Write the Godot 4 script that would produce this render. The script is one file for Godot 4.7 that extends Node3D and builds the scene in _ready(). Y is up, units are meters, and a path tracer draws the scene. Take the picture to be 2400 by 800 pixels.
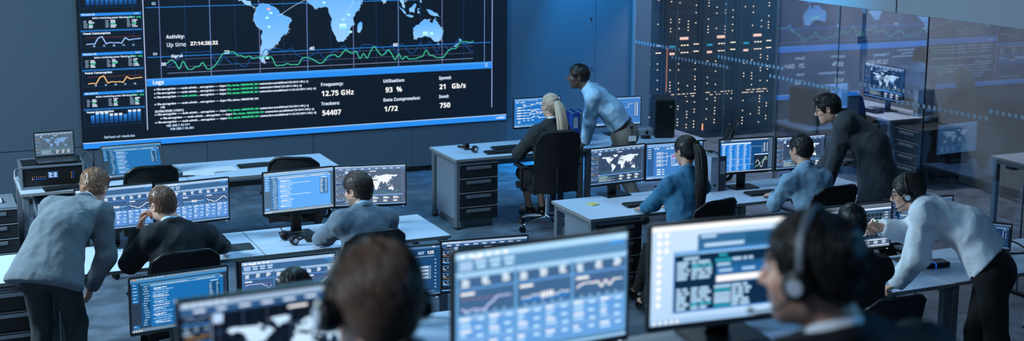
extends Node3D

# a control room: rows of desks below a video wall, seen from a raised tier
const E_WALL := 0.9
const E_SCREEN := 0.03

func _ready() -> void:
	# ---- camera
	var cam := Camera3D.new()
	cam.name = "camera"
	var near := 0.05
	cam.projection = Camera3D.PROJECTION_FRUSTUM
	cam.near = near
	cam.far = 60.0
	cam.size = 800.0 / 3148.3 * near
	cam.frustum_offset = Vector2(0.0, -141.08 / 3148.3 * near)
	cam.transform = Transform3D(Basis(Vector3.UP, -0.42997) * Basis(Vector3.RIGHT, -0.164285) * Basis(Vector3(0, 0, 1), 0.007236), Vector3(0, 3.42, 0))
	add_child(cam)
	cam.current = true
	# ---- surroundings and exposure
	var we := WorldEnvironment.new()
	we.name = "surroundings"
	var env := Environment.new()
	env.background_mode = Environment.BG_COLOR
	env.background_color = Color(0.004, 0.008, 0.014)
	env.tonemap_mode = Environment.TONE_MAPPER_LINEAR
	env.tonemap_exposure = 1.0
	env.sdfgi_enabled = true
	env.ssao_enabled = true
	env.ssil_enabled = true
	we.environment = env
	var lens := CameraAttributesPhysical.new()
	lens.frustum_focal_length = 70.0
	lens.exposure_aperture = 3.0
	lens.frustum_focus_distance = 10.5
	lens.exposure_multiplier = 1.0
	we.camera_attributes = lens
	add_child(we)
	# ---- lights of the room: ceiling panels and a wall washer, all above the frame
	materials()
	ceiling_panel(Vector3(-2.6, 3.7, -10.9), Vector2(1.5, 1.5), Color(0.8, 0.93, 1.0), 60.0, "tilted light panel high by the side wall, over the first desks", Vector3(0.9, -0.75, 0.2))
	ceiling_panel(Vector3(2.4, 4.37, -8.8), Vector2(1.2, 0.6), Color(0.55, 0.84, 1.0), 6.0, "ceiling light panel over the middle desk row", Vector3.DOWN)
	ceiling_panel(Vector3(4.4, 4.37, -12.6), Vector2(1.2, 0.6), Color(0.5, 0.82, 1.0), 9.0, "ceiling light panel over the aisle near the video wall", Vector3.DOWN)
	ceiling_panel(Vector3(5.5, 4.37, -9.8), Vector2(1.2, 0.6), Color(0.78, 0.9, 1.0), 4.6, "ceiling light panel over the desks beside the glass", Vector3.DOWN)
	ceiling_panel(Vector3(10.1, 4.37, -13.6), Vector2(1.2, 0.6), Color(0.95, 0.96, 1.0), 17.0, "ceiling light panel in the glazed side room", Vector3.DOWN)
	spot_lamp(Vector3(8.1, 4.3, -14.8), Vector3(-0.03, -1, -0.03), 21.0, Color(0.06, 0.68, 1.0), 85.0, "blue downlight grazing the wall next to the glass")
	spot_lamp(Vector3(7.2, 4.3, -14.7), Vector3(0.0, -1, -0.05), 28.0, Color(0.06, 0.67, 1.0), 26.0, "blue downlight grazing the wall beside the video wall")
	spot_lamp(Vector3(6.9, 4.28, -11.6), Vector3(1, -0.75, -0.1), 38.0, Color(0.22, 0.74, 1.0), 18.0, "blue ceiling spot aimed at the soffit over the glass")
	ceiling_panel(Vector3(-1.5, 4.3, -2.4), Vector2(1.2, 0.6), Color(0.85, 0.93, 1.0), 15.0, "ceiling light panel over the raised tier", Vector3.DOWN)
	ceiling_panel(Vector3(5.6, 4.3, -1.2), Vector2(0.8, 0.8), Color(0.35, 0.72, 1.0), 11.0, "blue ceiling light behind the tier", Vector3(-0.8, -0.6, -0.2))
	build_all()

func ceiling_panel(at: Vector3, size: Vector2, c: Color, energy: float, label: String, aim: Vector3) -> void:
	var t := thing("ceiling_light", label, "ceiling light", at)
	var z := -aim.normalized()
	var x := Vector3.RIGHT if absf(z.x) < 0.9 else Vector3.UP
	x = (x - z * x.dot(z)).normalized()
	t.basis = Basis(x, z.cross(x), z)
	obj("frame", MB.new().box(Vector3(0, 0, 0.012), Vector3(size.x + 0.04, size.y + 0.04, 0.03), 0.004), M.metal_grey, t)
	obj("lamp_diffuser", MB.new().box(Vector3(0, 0, -0.006), Vector3(size.x, size.y, 0.008), 0.002), glow("lamp_glow", c, 1.5), t)
	var l := AreaLight3D.new()
	l.name = "panel_light"
	l.area_size = size
	l.light_color = c
	l.light_energy = energy
	l.area_range = 30.0
	l.area_normalize_energy = true
	l.shadow_enabled = true
	l.position = Vector3(0, 0, -0.02)
	t.add_child(l, true)

func spot_lamp(at: Vector3, aim: Vector3, cone: float, c: Color, energy: float, label: String) -> void:
	var t := thing("ceiling_spotlight", label, "spotlight", at)
	var z := -aim.normalized()
	var x := Vector3.RIGHT if absf(z.x) < 0.9 else Vector3.UP
	x = (x - z * x.dot(z)).normalized()
	t.basis = Basis(x, z.cross(x), z)
	obj("housing", MB.new().lathe([Vector2(0.0, 0.12), Vector2(0.05, 0.12), Vector2(0.06, 0.1), Vector2(0.06, -0.02), Vector2(0.052, -0.02), Vector2(0.052, 0.0)], Transform3D(Basis(Vector3.RIGHT, PI / 2), Vector3.ZERO)), M.black, t)
	obj("lamp_glass", MB.new().cyl(Vector3(0, 0, 0.004), Vector3(0, 0, 0.0), 0.05, 0.05, 20), glow("spot_glow", c, 1.5), t)
	obj("mount", MB.new().cyl(Vector3(0, 0, 0.12), Vector3(0, 0, 0.12) + t.basis.inverse() * Vector3(0, CEIL - at.y, 0), 0.012, 0.012, 8), M.black, t)
	var l := SpotLight3D.new()
	l.name = "spot_light"
	l.light_color = c
	l.light_energy = energy
	l.light_size = 0.05
	l.spot_range = 30.0
	l.spot_attenuation = 2.0
	l.spot_angle = cone
	l.spot_angle_attenuation = 0.8
	l.shadow_enabled = true
	l.position = Vector3(0, 0, -0.03)
	t.add_child(l, true)

func materials() -> void:
	mat("joint", Color(0.07, 0.08, 0.1), 0.9)
	for k in 3:
		var fm := mat("floor_%d" % k, [Color(0.4, 0.45, 0.51), Color(0.385, 0.435, 0.495), Color(0.415, 0.465, 0.525)][k], 0.42)
		fm.albedo_texture = noise_tex(0.012, 4 + k, FastNoiseLite.TYPE_SIMPLEX_SMOOTH, 512, false, 4.0, ramp2(Color(0.8, 0.8, 0.8), Color(1, 1, 1), 0.25, 0.75), 6)
		fm.roughness_texture = noise_tex(0.03, 14 + k, FastNoiseLite.TYPE_SIMPLEX_SMOOTH, 256, false, 4.0, ramp2(Color(0.75, 0.75, 0.75), Color(1, 1, 1)))
		fm.uv1_triplanar = true
		fm.uv1_world_triplanar = true
		fm.uv1_scale = Vector3(0.55, 0.55, 0.55)
	var wp := mat("wall_paint", Color(0.285, 0.34, 0.4), 0.6)
	wp.normal_enabled = true
	wp.normal_texture = noise_tex(0.12, 31, FastNoiseLite.TYPE_SIMPLEX_SMOOTH, 256, true, 1.5)
	wp.normal_scale = 0.12
	wp.uv1_triplanar = true
	wp.uv1_world_triplanar = true
	wp.uv1_scale = Vector3(3, 3, 3)
	var wg := mat("wall_grey", Color(0.47, 0.48, 0.5), 0.85)
	wg.albedo_texture = noise_tex(0.008, 8, FastNoiseLite.TYPE_SIMPLEX_SMOOTH, 256, false, 4.0, ramp2(Color(0.88, 0.88, 0.88), Color(1, 1, 1)))
	wg.uv1_triplanar = true
	wg.uv1_world_triplanar = true
	wg.uv1_scale = Vector3(0.4, 0.4, 0.4)
	mat("wall_low", Color(0.3, 0.31, 0.33), 0.8)
	mat("ceiling", Color(0.16, 0.17, 0.19), 0.9)
	mat("soffit", Color(0.55, 0.58, 0.62), 0.8)
	mat("laminate", Color(0.73, 0.79, 0.87), 0.36)
	mat("edge", Color(0.5, 0.5, 0.5), 0.5)
	mat("metal_grey", Color(0.4, 0.43, 0.47), 0.45, 0.2)
	mat("metal_light", Color(0.62, 0.66, 0.7), 0.35, 0.4)
	mat("dark_grey", Color(0.13, 0.14, 0.15), 0.6)
	mat("cabinet", Color(0.45, 0.49, 0.55), 0.5)
	mat("drawer", Color(0.1, 0.11, 0.125), 0.45)
	mat("cabinet_dark", Color(0.1, 0.11, 0.12), 0.5)
	mat("black", Color(0.025, 0.025, 0.03), 0.5)
	mat("plastic_black", Color(0.04, 0.042, 0.048), 0.38)
	mat("leatherette", Color(0.03, 0.03, 0.033), 0.6)
	mat("key", Color(0.055, 0.06, 0.07), 0.55)
	mat("chrome", Color(0.8, 0.82, 0.85), 0.14, 1.0)
	mat("cap_silver", Color(0.7, 0.74, 0.79), 0.4)
	mat("laptop_grey", Color(0.16, 0.17, 0.18), 0.4, 0.5)
	var cm := mat("chair_mesh", Color(0.03, 0.032, 0.038), 0.75)
	cm.heightmap_enabled = false
	cm.normal_enabled = true
	cm.normal_texture = noise_tex(0.2, 5, FastNoiseLite.TYPE_CELLULAR, 128, true, 6.0)
	cm.uv1_scale = Vector3(8, 8, 8)
	var cf := mat("chair_fabric", Color(0.028, 0.03, 0.036), 0.9)
	cf.rim_enabled = true
	cf.rim = 0.15
	mat("paper", Color(0.82, 0.83, 0.85), 0.8)
	mat("paper_dim", Color(0.6, 0.62, 0.65), 0.8)
	mat("binder_grey", Color(0.52, 0.55, 0.6), 0.5)
	mat("binder_dark", Color(0.2, 0.22, 0.26), 0.5)
	mat("binder_blue", Color(0.08, 0.22, 0.52), 0.45)
	mat("sticky_yellow", Color(0.78, 0.74, 0.42), 0.8)
	mat("alu_dark", Color(0.1, 0.11, 0.13), 0.4, 0.5)
	mat("seal", Color(0.02, 0.025, 0.03), 0.5)
	mat("seal_pale", Color(0.3, 0.34, 0.38), 0.4)
	mat("rack_black", Color(0.025, 0.028, 0.034), 0.5)
	mat("rack_unit", Color(0.045, 0.05, 0.058), 0.42, 0.2)
	glow("led_white", Color(0.85, 0.92, 1.0), 1.2)
	glow("led_warm", Color(1.0, 0.92, 0.83), 1.7)
	glow("led_panel", Color(1.0, 0.82, 0.76), 1.0)
	glow("led_teal", Color(0.12, 0.6, 0.75), 0.9)
	glow("led_orange", Color(1.0, 0.62, 0.4), 0.45)
	glow("led_white_warm", Color(1.0, 0.7, 0.5), 1.3)
	glow("led_blue", Color(0.1, 0.4, 1.0), 1.2)
	glow("led_red", Color(1.0, 0.25, 0.15), 1.2)
	var g := mat("partition_glass", Color(0.75, 0.85, 0.95, 0.02), 0.0, 0.16)
	g.transparency = BaseMaterial3D.TRANSPARENCY_ALPHA
	g.metallic_specular = 0.7
	g.albedo_color = Color(0.75, 0.85, 0.95, 0.015)
	g.metallic = 0.01
	g.metallic_specular = 0.22
	# half-silvered film: part mirror, part clear
	var gc := mat("partition_glass_coated", Color(0.72, 0.87, 1.0, 0.24), 0.0, 1.0)
	gc.transparency = BaseMaterial3D.TRANSPARENCY_ALPHA
	var film := Image.create_empty(4, 4, false, Image.FORMAT_RGBA8)
	film.fill(Color.WHITE)
	gc.albedo_texture = ImageTexture.create_from_image(film)
	var g2: StandardMaterial3D = gc.duplicate()
	g2.resource_name = "partition_glass_light_coat"
	g2.albedo_color = Color(0.72, 0.87, 1.0, 0.09)
	M["partition_glass_light_coat"] = g2
	var cg := mat("clear_glass", Color(0.9, 0.95, 1.0, 0.08), 0.0)
	cg.transparency = BaseMaterial3D.TRANSPARENCY_ALPHA
	mat("frost", Color(0.44, 0.49, 0.55), 0.6)
	mat("bottle_clear", Color(0.6, 0.7, 0.8, 0.25), 0.05).transparency = BaseMaterial3D.TRANSPARENCY_ALPHA
	mat("label_blue", Color(0.12, 0.35, 0.7), 0.5)
	var sk := mat("skin", Color(1, 1, 1), 0.5)
	sk.vertex_color_use_as_albedo = true
	sk.subsurf_scatter_enabled = true
	sk.subsurf_scatter_strength = 0.06
	var ey := mat("eye", Color(1, 1, 1), 0.15)
	ey.vertex_color_use_as_albedo = true
	var hm := mat("hair", Color(0.1, 0.1, 0.1), 0.42)
	hm.normal_enabled = true
	hm.normal_texture = noise_tex(0.09, 66, FastNoiseLite.TYPE_SIMPLEX_SMOOTH, 256, true, 6.0)
	hm.uv1_triplanar = true
	hm.uv1_scale = Vector3(9, 1.6, 9)
	hm.normal_scale = 0.15
	mat("shoe", Color(0.03, 0.03, 0.032), 0.35)
	var fleck := noise_tex(0.35, 55, FastNoiseLite.TYPE_SIMPLEX_SMOOTH, 512, false, 4.0, ramp2(Color(0.78, 0.78, 0.78), Color(1, 1, 1)))
	for q in [["suit_grey", Color(0.44, 0.49, 0.53)], ["suit_navy", Color(0.09, 0.115, 0.15)], ["suit_slate", Color(0.46, 0.52, 0.59)], ["suit_black", Color(0.05, 0.055, 0.065)], ["suit_charcoal", Color(0.25, 0.27, 0.3)], ["blazer_dark", Color(0.17, 0.18, 0.19)], ["suit_midnight", Color(0.06, 0.08, 0.12)]]:
		var m := mat(q[0], q[1], 0.9)
		m.rim_enabled = true
		m.rim = 0.2
		m.normal_enabled = true
		m.normal_texture = creases()
		m.normal_scale = 0.3
		m.uv1_triplanar = true
		m.uv1_scale = Vector3(1.9, 1.5, 1.9)
		m.albedo_texture = fleck
		m.detail_enabled = false
	for q in [["shirt_white", Color(0.9, 0.92, 0.95)], ["shirt_light_blue", Color(0.62, 0.76, 0.87)], ["shirt_blue", Color(0.18, 0.42, 0.56)], ["shirt_pale_blue", Color(0.5, 0.63, 0.73)]]:
		var m := mat(q[0], q[1], 0.8)
		m.normal_enabled = true
		m.normal_texture = creases()
		m.normal_scale = 0.32
		m.uv1_triplanar = true
		m.uv1_scale = Vector3(2.6, 2.0, 2.6)
	for q in [["trousers_dark", Color(0.14, 0.16, 0.18)], ["trousers_black", Color(0.035, 0.037, 0.045)], ["trousers_khaki", Color(0.5, 0.47, 0.44)], ["skirt_dark", Color(0.06, 0.06, 0.07)]]:
		mat(q[0], q[1], 0.88)

var crease_tex: NoiseTexture2D = null

func creases() -> NoiseTexture2D:
	if crease_tex == null:
		crease_tex = noise_tex(0.011, 91, FastNoiseLite.TYPE_SIMPLEX_SMOOTH, 512, true, 14.0, null, 3)
		var f: FastNoiseLite = crease_tex.noise
		f.fractal_type = FastNoiseLite.FRACTAL_RIDGED
		f.fractal_gain = 0.4
		f.domain_warp_enabled = true
		f.domain_warp_amplitude = 40.0
		f.domain_warp_frequency = 0.01
	return crease_tex

# ---------------------------------------------------------------- naming and node helpers
var taken := {}

func numbered(called: String) -> String:
	var n: int = taken.get(called, 0)
	taken[called] = n + 1
	return called if n == 0 else "%s_%03d" % [called, n]

func thing(called: String, label: String, category: String, at := Vector3.ZERO, turn := 0.0, group := "") -> Node3D:
	var o := Node3D.new()
	o.name = numbered(called)
	add_child(o, true)
	o.position = at
	o.rotation.y = turn
	tag(o, label, category, group)
	return o

func tag(o: Node3D, label: String, category: String, group := "") -> Node3D:
	o.set_meta("label", label)
	o.set_meta("category", category)
	if group != "":
		o.set_meta("group", group)
	return o

func obj(called: String, shape, material: Material, parent: Node3D = null, at := Transform3D()) -> MeshInstance3D:
	var o := MeshInstance3D.new()
	o.mesh = shape.mesh() if shape is MB else shape
	o.material_override = material
	o.transform = at
	if parent == null:
		o.name = numbered(called)
		add_child(o, true)
	else:
		var k := 0
		var nm := called
		while parent.has_node(NodePath(nm)):
			k += 1
			nm = "%s_%03d" % [called, k]
		o.name = nm
		parent.add_child(o, true)
	return o

func struct(called: String, shape, material: Material, at := Transform3D()) -> MeshInstance3D:
	var o := obj(called, shape, material, null, at)
	o.set_meta("kind", "structure")
	return o

func dup(root: Node3D, called: String, at: Vector3, turn: float, label: String, group := "") -> Node3D:
	var r: Node3D = root.duplicate()
	r.name = numbered(called)
	add_child(r, true)
	r.position = at
	r.rotation.y = turn
	r.set_meta("label", label)
	if group != "":
		r.set_meta("group", group)
	return r

# ---------------------------------------------------------------- mesh builder
class MB:
	var v := PackedVector3Array()
	var n := PackedVector3Array()
	var uv := PackedVector2Array()
	var col := PackedColorArray()
	var ix := PackedInt32Array()

	func vert(p: Vector3, nn: Vector3, t := Vector2.ZERO) -> int:
		v.push_back(p)
		n.push_back(nn)
		uv.push_back(t)
		return v.size() - 1

	func tri(a: int, b: int, c: int) -> void:
		var g := (v[b] - v[a]).cross(v[c] - v[a])
		if g.dot(n[a] + n[b] + n[c]) > 0.0:
			ix.push_back(a); ix.push_back(c); ix.push_back(b)
		else:
			ix.push_back(a); ix.push_back(b); ix.push_back(c)

	func face(pts: Array, nn: Vector3, uvs: Array = []) -> MB:
		var s := v.size()
		for i in pts.size():
			vert(pts[i], nn, uvs[i] if uvs.size() > i else Vector2.ZERO)
		for i in range(1, pts.size() - 1):
			tri(s, s + i, s + i + 1)
		return self

	func flat(pts: Array, away: Vector3) -> void:
		var nn: Vector3 = (pts[1] - pts[0]).cross(pts[2] - pts[0]).normalized()
		if nn.dot(away) < 0.0:
			nn = -nn
		face(pts, nn)

	# a box with chamfered edges
	func box(c: Vector3, s: Vector3, ch := 0.0, B := Basis()) -> MB:
		var h := s * 0.5
		ch = minf(ch, minf(h.x, minf(h.y, h.z)) * 0.9)
		var ax := [Vector3(1, 0, 0), Vector3(0, 1, 0), Vector3(0, 0, 1)]
		for a in 3:
			var b := (a + 1) % 3
			var d := (a + 2) % 3
			for sg in [-1.0, 1.0]:
				var pts := []
				for q in [[-1, -1], [1, -1], [1, 1], [-1, 1]]:
					var p := Vector3.ZERO
					p[a] = sg * h[a]
					p[b] = q[0] * (h[b] - ch)
					p[d] = q[1] * (h[d] - ch)
					pts.push_back(c + B * p)
				face(pts, B * (ax[a] * sg), [Vector2(0, 0), Vector2(1, 0), Vector2(1, 1), Vector2(0, 1)])
		if ch <= 0.0:
			return self
		for a in 3:
			var b := (a + 1) % 3
			var d := (a + 2) % 3
			for q in [[-1, -1], [1, -1], [1, 1], [-1, 1]]:
				var pts := []
				for e in [[-1, 0], [1, 0], [1, 1], [-1, 1]]:
					var p := Vector3.ZERO
					p[a] = e[0] * (h[a] - ch)
					p[b] = q[0] * (h[b] - (ch if e[1] == 1 else 0.0))
					p[d] = q[1] * (h[d] - (ch if e[1] == 0 else 0.0))
					pts.push_back(c + B * p)
				var nn := Vector3.ZERO
				nn[b] = q[0]
				nn[d] = q[1]
				face(pts, B * nn.normalized())
		for x in [-1, 1]:
			for y in [-1, 1]:
				for z in [-1, 1]:
					var sg := Vector3(x, y, z)
					var pts := []
					for a in 3:
						var p := sg * (h - Vector3.ONE * ch)
						p[a] = sg[a] * h[a]
						pts.push_back(c + B * p)
					face(pts, B * sg.normalized())
		return self

	func tube(pts: Array, radii, seg := 10, caps := true, squash := 1.0, sq_axis := Vector3.ZERO) -> MB:
		var m := pts.size()
		var up := Vector3.UP
		var t0: Vector3 = (pts[1] - pts[0]).normalized()
		if absf(t0.dot(up)) > 0.9:
			up = Vector3.RIGHT
		if sq_axis != Vector3.ZERO:
			up = sq_axis
		var s := v.size()
		var prev := up
		for i in m:
			var t: Vector3 = (pts[mini(i + 1, m - 1)] - pts[maxi(i - 1, 0)]).normalized()
			var a := (prev - t * prev.dot(t)).normalized()
			prev = a
			var b := t.cross(a)
			var r: float = radii[i] if radii is Array else radii
			for k in seg:
				var an := TAU * k / seg
				var d := a * cos(an) * squash + b * sin(an)
				var nn := (a * cos(an) / squash + b * sin(an)).normalized()
				vert(pts[i] + d * r, nn, Vector2(float(k) / seg, float(i) / (m - 1)))
		for i in m - 1:
			for k in seg:
				var k2 := (k + 1) % seg
				tri(s + i * seg + k, s + i * seg + k2, s + (i + 1) * seg + k)
				tri(s + i * seg + k2, s + (i + 1) * seg + k2, s + (i + 1) * seg + k)
		if caps:
			for e in [0, m - 1]:
				var t: Vector3 = (pts[1] - pts[0]).normalized() * -1.0 if e == 0 else (pts[m - 1] - pts[m - 2]).normalized()
				var ring := []
				for k in seg:
					ring.push_back(v[s + e * seg + k])
				face(ring, t)
		return self

	func cyl(a: Vector3, b: Vector3, ra: float, rb := -1.0, seg := 14) -> MB:
		return tube([a, b], [ra, rb if rb >= 0.0 else ra], seg)

	# a profile of (radius, height) turned round the y axis of T
	func lathe(prof: Array, T := Transform3D(), seg := 20) -> MB:
		var m := prof.size()
		for i in m - 1:
			var p: Vector2 = prof[i]
			var q: Vector2 = prof[i + 1]
			var nn := Vector2(q.y - p.y, p.x - q.x).normalized()
			var s := v.size()
			for k in seg + 1:
				var an := TAU * k / seg
				var d := Vector3(cos(an), 0, sin(an))
				var nv := (T.basis * (d * nn.x + Vector3.UP * nn.y)).normalized()
				vert(T * (d * p.x + Vector3.UP * p.y), nv)
				vert(T * (d * q.x + Vector3.UP * q.y), nv)
			for k in seg:
				var a := s + k * 2
				tri(a, a + 2, a + 1)
				tri(a + 2, a + 3, a + 1)
		return self

	func ball(c: Vector3, r: Vector3, B := Basis(), su := 16, sv := 10) -> MB:
		var s := v.size()
		for j in sv + 1:
			var ph := PI * j / sv
			for i in su + 1:
				var th := TAU * i / su
				var d := Vector3(sin(ph) * cos(th), cos(ph), sin(ph) * sin(th))
				vert(c + B * (d * r), (B * (d / r)).normalized(), Vector2(float(i) / su, float(j) / sv))
		for j in sv:
			for i in su:
				var a := s + j * (su + 1) + i
				tri(a, a + 1, a + su + 1)
				tri(a + 1, a + su + 2, a + su + 1)
		return self

	# a 2D outline extruded along z of T, with chamfered rims
	func prism(poly: Array, T: Transform3D, depth: float, ch := 0.0) -> MB:
		var P := PackedVector2Array(poly)
		if Geometry2D.is_polygon_clockwise(P):
			P.reverse()
		var inner := P
		if ch > 0.0:
			inner = PackedVector2Array()
			var m := P.size()
			for i in m:
				var d0 := (P[i] - P[(i + m - 1) % m]).normalized()
				var d1 := (P[(i + 1) % m] - P[i]).normalized()
				var nb := (d0.orthogonal() + d1.orthogonal()).normalized()
				var cs := maxf(0.4, nb.dot(d0.orthogonal()))
				var cand := P[i] - nb * ch / cs
				if not Geometry2D.is_point_in_polygon(cand, P):
					cand = P[i] + nb * ch / cs
				inner.push_back(cand)
		var tr := Geometry2D.triangulate_polygon(inner)
		for sd in [0, 1]:
			var z := depth * 0.5 * (1.0 if sd == 1 else -1.0)
			var nn := (T.basis * Vector3(0, 0, 1.0 if sd == 1 else -1.0)).normalized()
			var s := v.size()
			for p in inner:
				vert(T * Vector3(p.x, p.y, z), nn, p)
			for i in range(0, tr.size(), 3):
				tri(s + tr[i], s + tr[i + 1], s + tr[i + 2])
		var m := P.size()
		for i in m:
			var j := (i + 1) % m
			var e := (P[j] - P[i])
			var o := Vector3(e.y, -e.x, 0).normalized()
			var zz := depth * 0.5 - ch
			face([T * Vector3(P[i].x, P[i].y, -zz), T * Vector3(P[j].x, P[j].y, -zz), T * Vector3(P[j].x, P[j].y, zz), T * Vector3(P[i].x, P[i].y, zz)], (T.basis * o).normalized())
			if ch > 0.0:
				for sg in [-1.0, 1.0]:
					face([T * Vector3(P[i].x, P[i].y, sg * zz), T * Vector3(P[j].x, P[j].y, sg * zz), T * Vector3(inner[j].x, inner[j].y, sg * depth * 0.5), T * Vector3(inner[i].x, inner[i].y, sg * depth * 0.5)], (T.basis * (o + Vector3(0, 0, sg))).normalized())
		return self

	# a curved sheet with thickness: f(u, v) gives its middle
	func sheet(nu: int, nv: int, f: Callable, thick: float) -> MB:
		var P := []
		for j in nv + 1:
			for i in nu + 1:
				P.push_back(f.call(float(i) / nu, float(j) / nv))
		var N := []
		for j in nv + 1:
			for i in nu + 1:
				var du: Vector3 = P[j * (nu + 1) + mini(i + 1, nu)] - P[j * (nu + 1) + maxi(i - 1, 0)]
				var dv: Vector3 = P[mini(j + 1, nv) * (nu + 1) + i] - P[maxi(j - 1, 0) * (nu + 1) + i]
				N.push_back(du.cross(dv).normalized())
		for sg in [-1.0, 1.0]:
			var s := v.size()
			for k in P.size():
				vert(P[k] + N[k] * thick * 0.5 * sg, N[k] * sg, Vector2(float(k % (nu + 1)) / nu, float(k / (nu + 1)) / nv))
			for j in nv:
				for i in nu:
					var a := s + j * (nu + 1) + i
					tri(a, a + 1, a + nu + 1)
					tri(a + 1, a + nu + 2, a + nu + 1)
		var rim := []
		for i in nu: rim.push_back(i)
		for j in nv: rim.push_back(j * (nu + 1) + nu)
		for i in range(nu, 0, -1): rim.push_back(nv * (nu + 1) + i)
		for j in range(nv, 0, -1): rim.push_back(j * (nu + 1))
		var mid: Vector3 = P[(nv / 2) * (nu + 1) + nu / 2]
		for k in rim.size():
			var a: int = rim[k]
			var b: int = rim[(k + 1) % rim.size()]
			var q := [P[a] + N[a] * thick * 0.5, P[b] + N[b] * thick * 0.5, P[b] - N[b] * thick * 0.5, P[a] - N[a] * thick * 0.5]
			if (q[1] - q[0]).length() > 1e-5:
				flat(q, (P[a] + P[b]) * 0.5 - mid)
		return self

	func mesh() -> ArrayMesh:
		var a := []
		a.resize(Mesh.ARRAY_MAX)
		a[Mesh.ARRAY_VERTEX] = v
		a[Mesh.ARRAY_NORMAL] = n
		a[Mesh.ARRAY_TEX_UV] = uv
		if col.size() == v.size() and col.size() > 0:
			a[Mesh.ARRAY_COLOR] = col
		a[Mesh.ARRAY_INDEX] = ix
		var m := ArrayMesh.new()
		m.add_surface_from_arrays(Mesh.PRIMITIVE_TRIANGLES, a)
		return m

func rounded(w: float, h: float, r: float, k := 4) -> Array:
	var out := []
	for c in [[1, 1, 0.0], [-1, 1, PI * 0.5], [-1, -1, PI], [1, -1, PI * 1.5]]:
		for i in k + 1:
			var an: float = c[2] + PI * 0.5 * i / k
			out.push_back(Vector2(c[0] * (w * 0.5 - r) + cos(an) * r, c[1] * (h * 0.5 - r) + sin(an) * r))
	return out

func curve(pts: Array, steps := 6) -> Array:
	var out := []
	var m := pts.size()
	for i in m - 1:
		var p0: Vector3 = pts[maxi(i - 1, 0)]
		var p3: Vector3 = pts[mini(i + 2, m - 1)]
		for k in steps:
			out.push_back((pts[i] as Vector3).cubic_interpolate(pts[i + 1], p0, p3, float(k) / steps))
	out.push_back(pts[m - 1])
	return out

func T3(at: Vector3, yaw := 0.0, pitch := 0.0, roll := 0.0) -> Transform3D:
	return Transform3D(Basis.from_euler(Vector3(pitch, yaw, roll)), at)

# ---------------------------------------------------------------- materials
var M := {}

func mat(called: String, c: Color, rough := 0.6, metal := 0.0) -> StandardMaterial3D:
	var m := StandardMaterial3D.new()
	m.resource_name = called
	m.albedo_color = c
	m.roughness = rough
	m.metallic = metal
	M[called] = m
	return m

func noise_tex(freq: float, seed_: int, kind := FastNoiseLite.TYPE_SIMPLEX_SMOOTH, size := 256, normal := false, strength := 4.0, ramp: Gradient = null, octaves := 4) -> NoiseTexture2D:
	var t := NoiseTexture2D.new()
	var f := FastNoiseLite.new()
	f.seed = seed_
	f.frequency = freq
	f.noise_type = kind
	f.fractal_octaves = octaves
	t.noise = f
	t.width = size
	t.height = size
	t.seamless = true
	t.as_normal_map = normal
	t.bump_strength = strength
	if ramp:
		t.color_ramp = ramp
	return t

func ramp2(a: Color, b: Color, lo := 0.2, hi := 0.8) -> Gradient:
	var g := Gradient.new()
	g.offsets = PackedFloat32Array([lo, hi])
	g.colors = PackedColorArray([a, b])
	return g

func glow(called: String, c: Color, energy: float) -> StandardMaterial3D:
	var m := mat(called, Color(0.02, 0.02, 0.02), 0.4)
	m.emission_enabled = true
	m.emission = c
	m.emission_energy_multiplier = energy
	return m

func screen_mat(called: String, im: Image, energy: float) -> StandardMaterial3D:
	var m := mat(called, Color(0.012, 0.014, 0.018), 0.35)
	m.emission_enabled = true
	m.emission = Color.BLACK
	m.emission_texture = ImageTexture.create_from_image(im)
	m.emission_energy_multiplier = energy
	return m

# ---------------------------------------------------------------- drawing on screens (flat print shown by displays)
var glyphs := {}
var font_ids := {}

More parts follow.
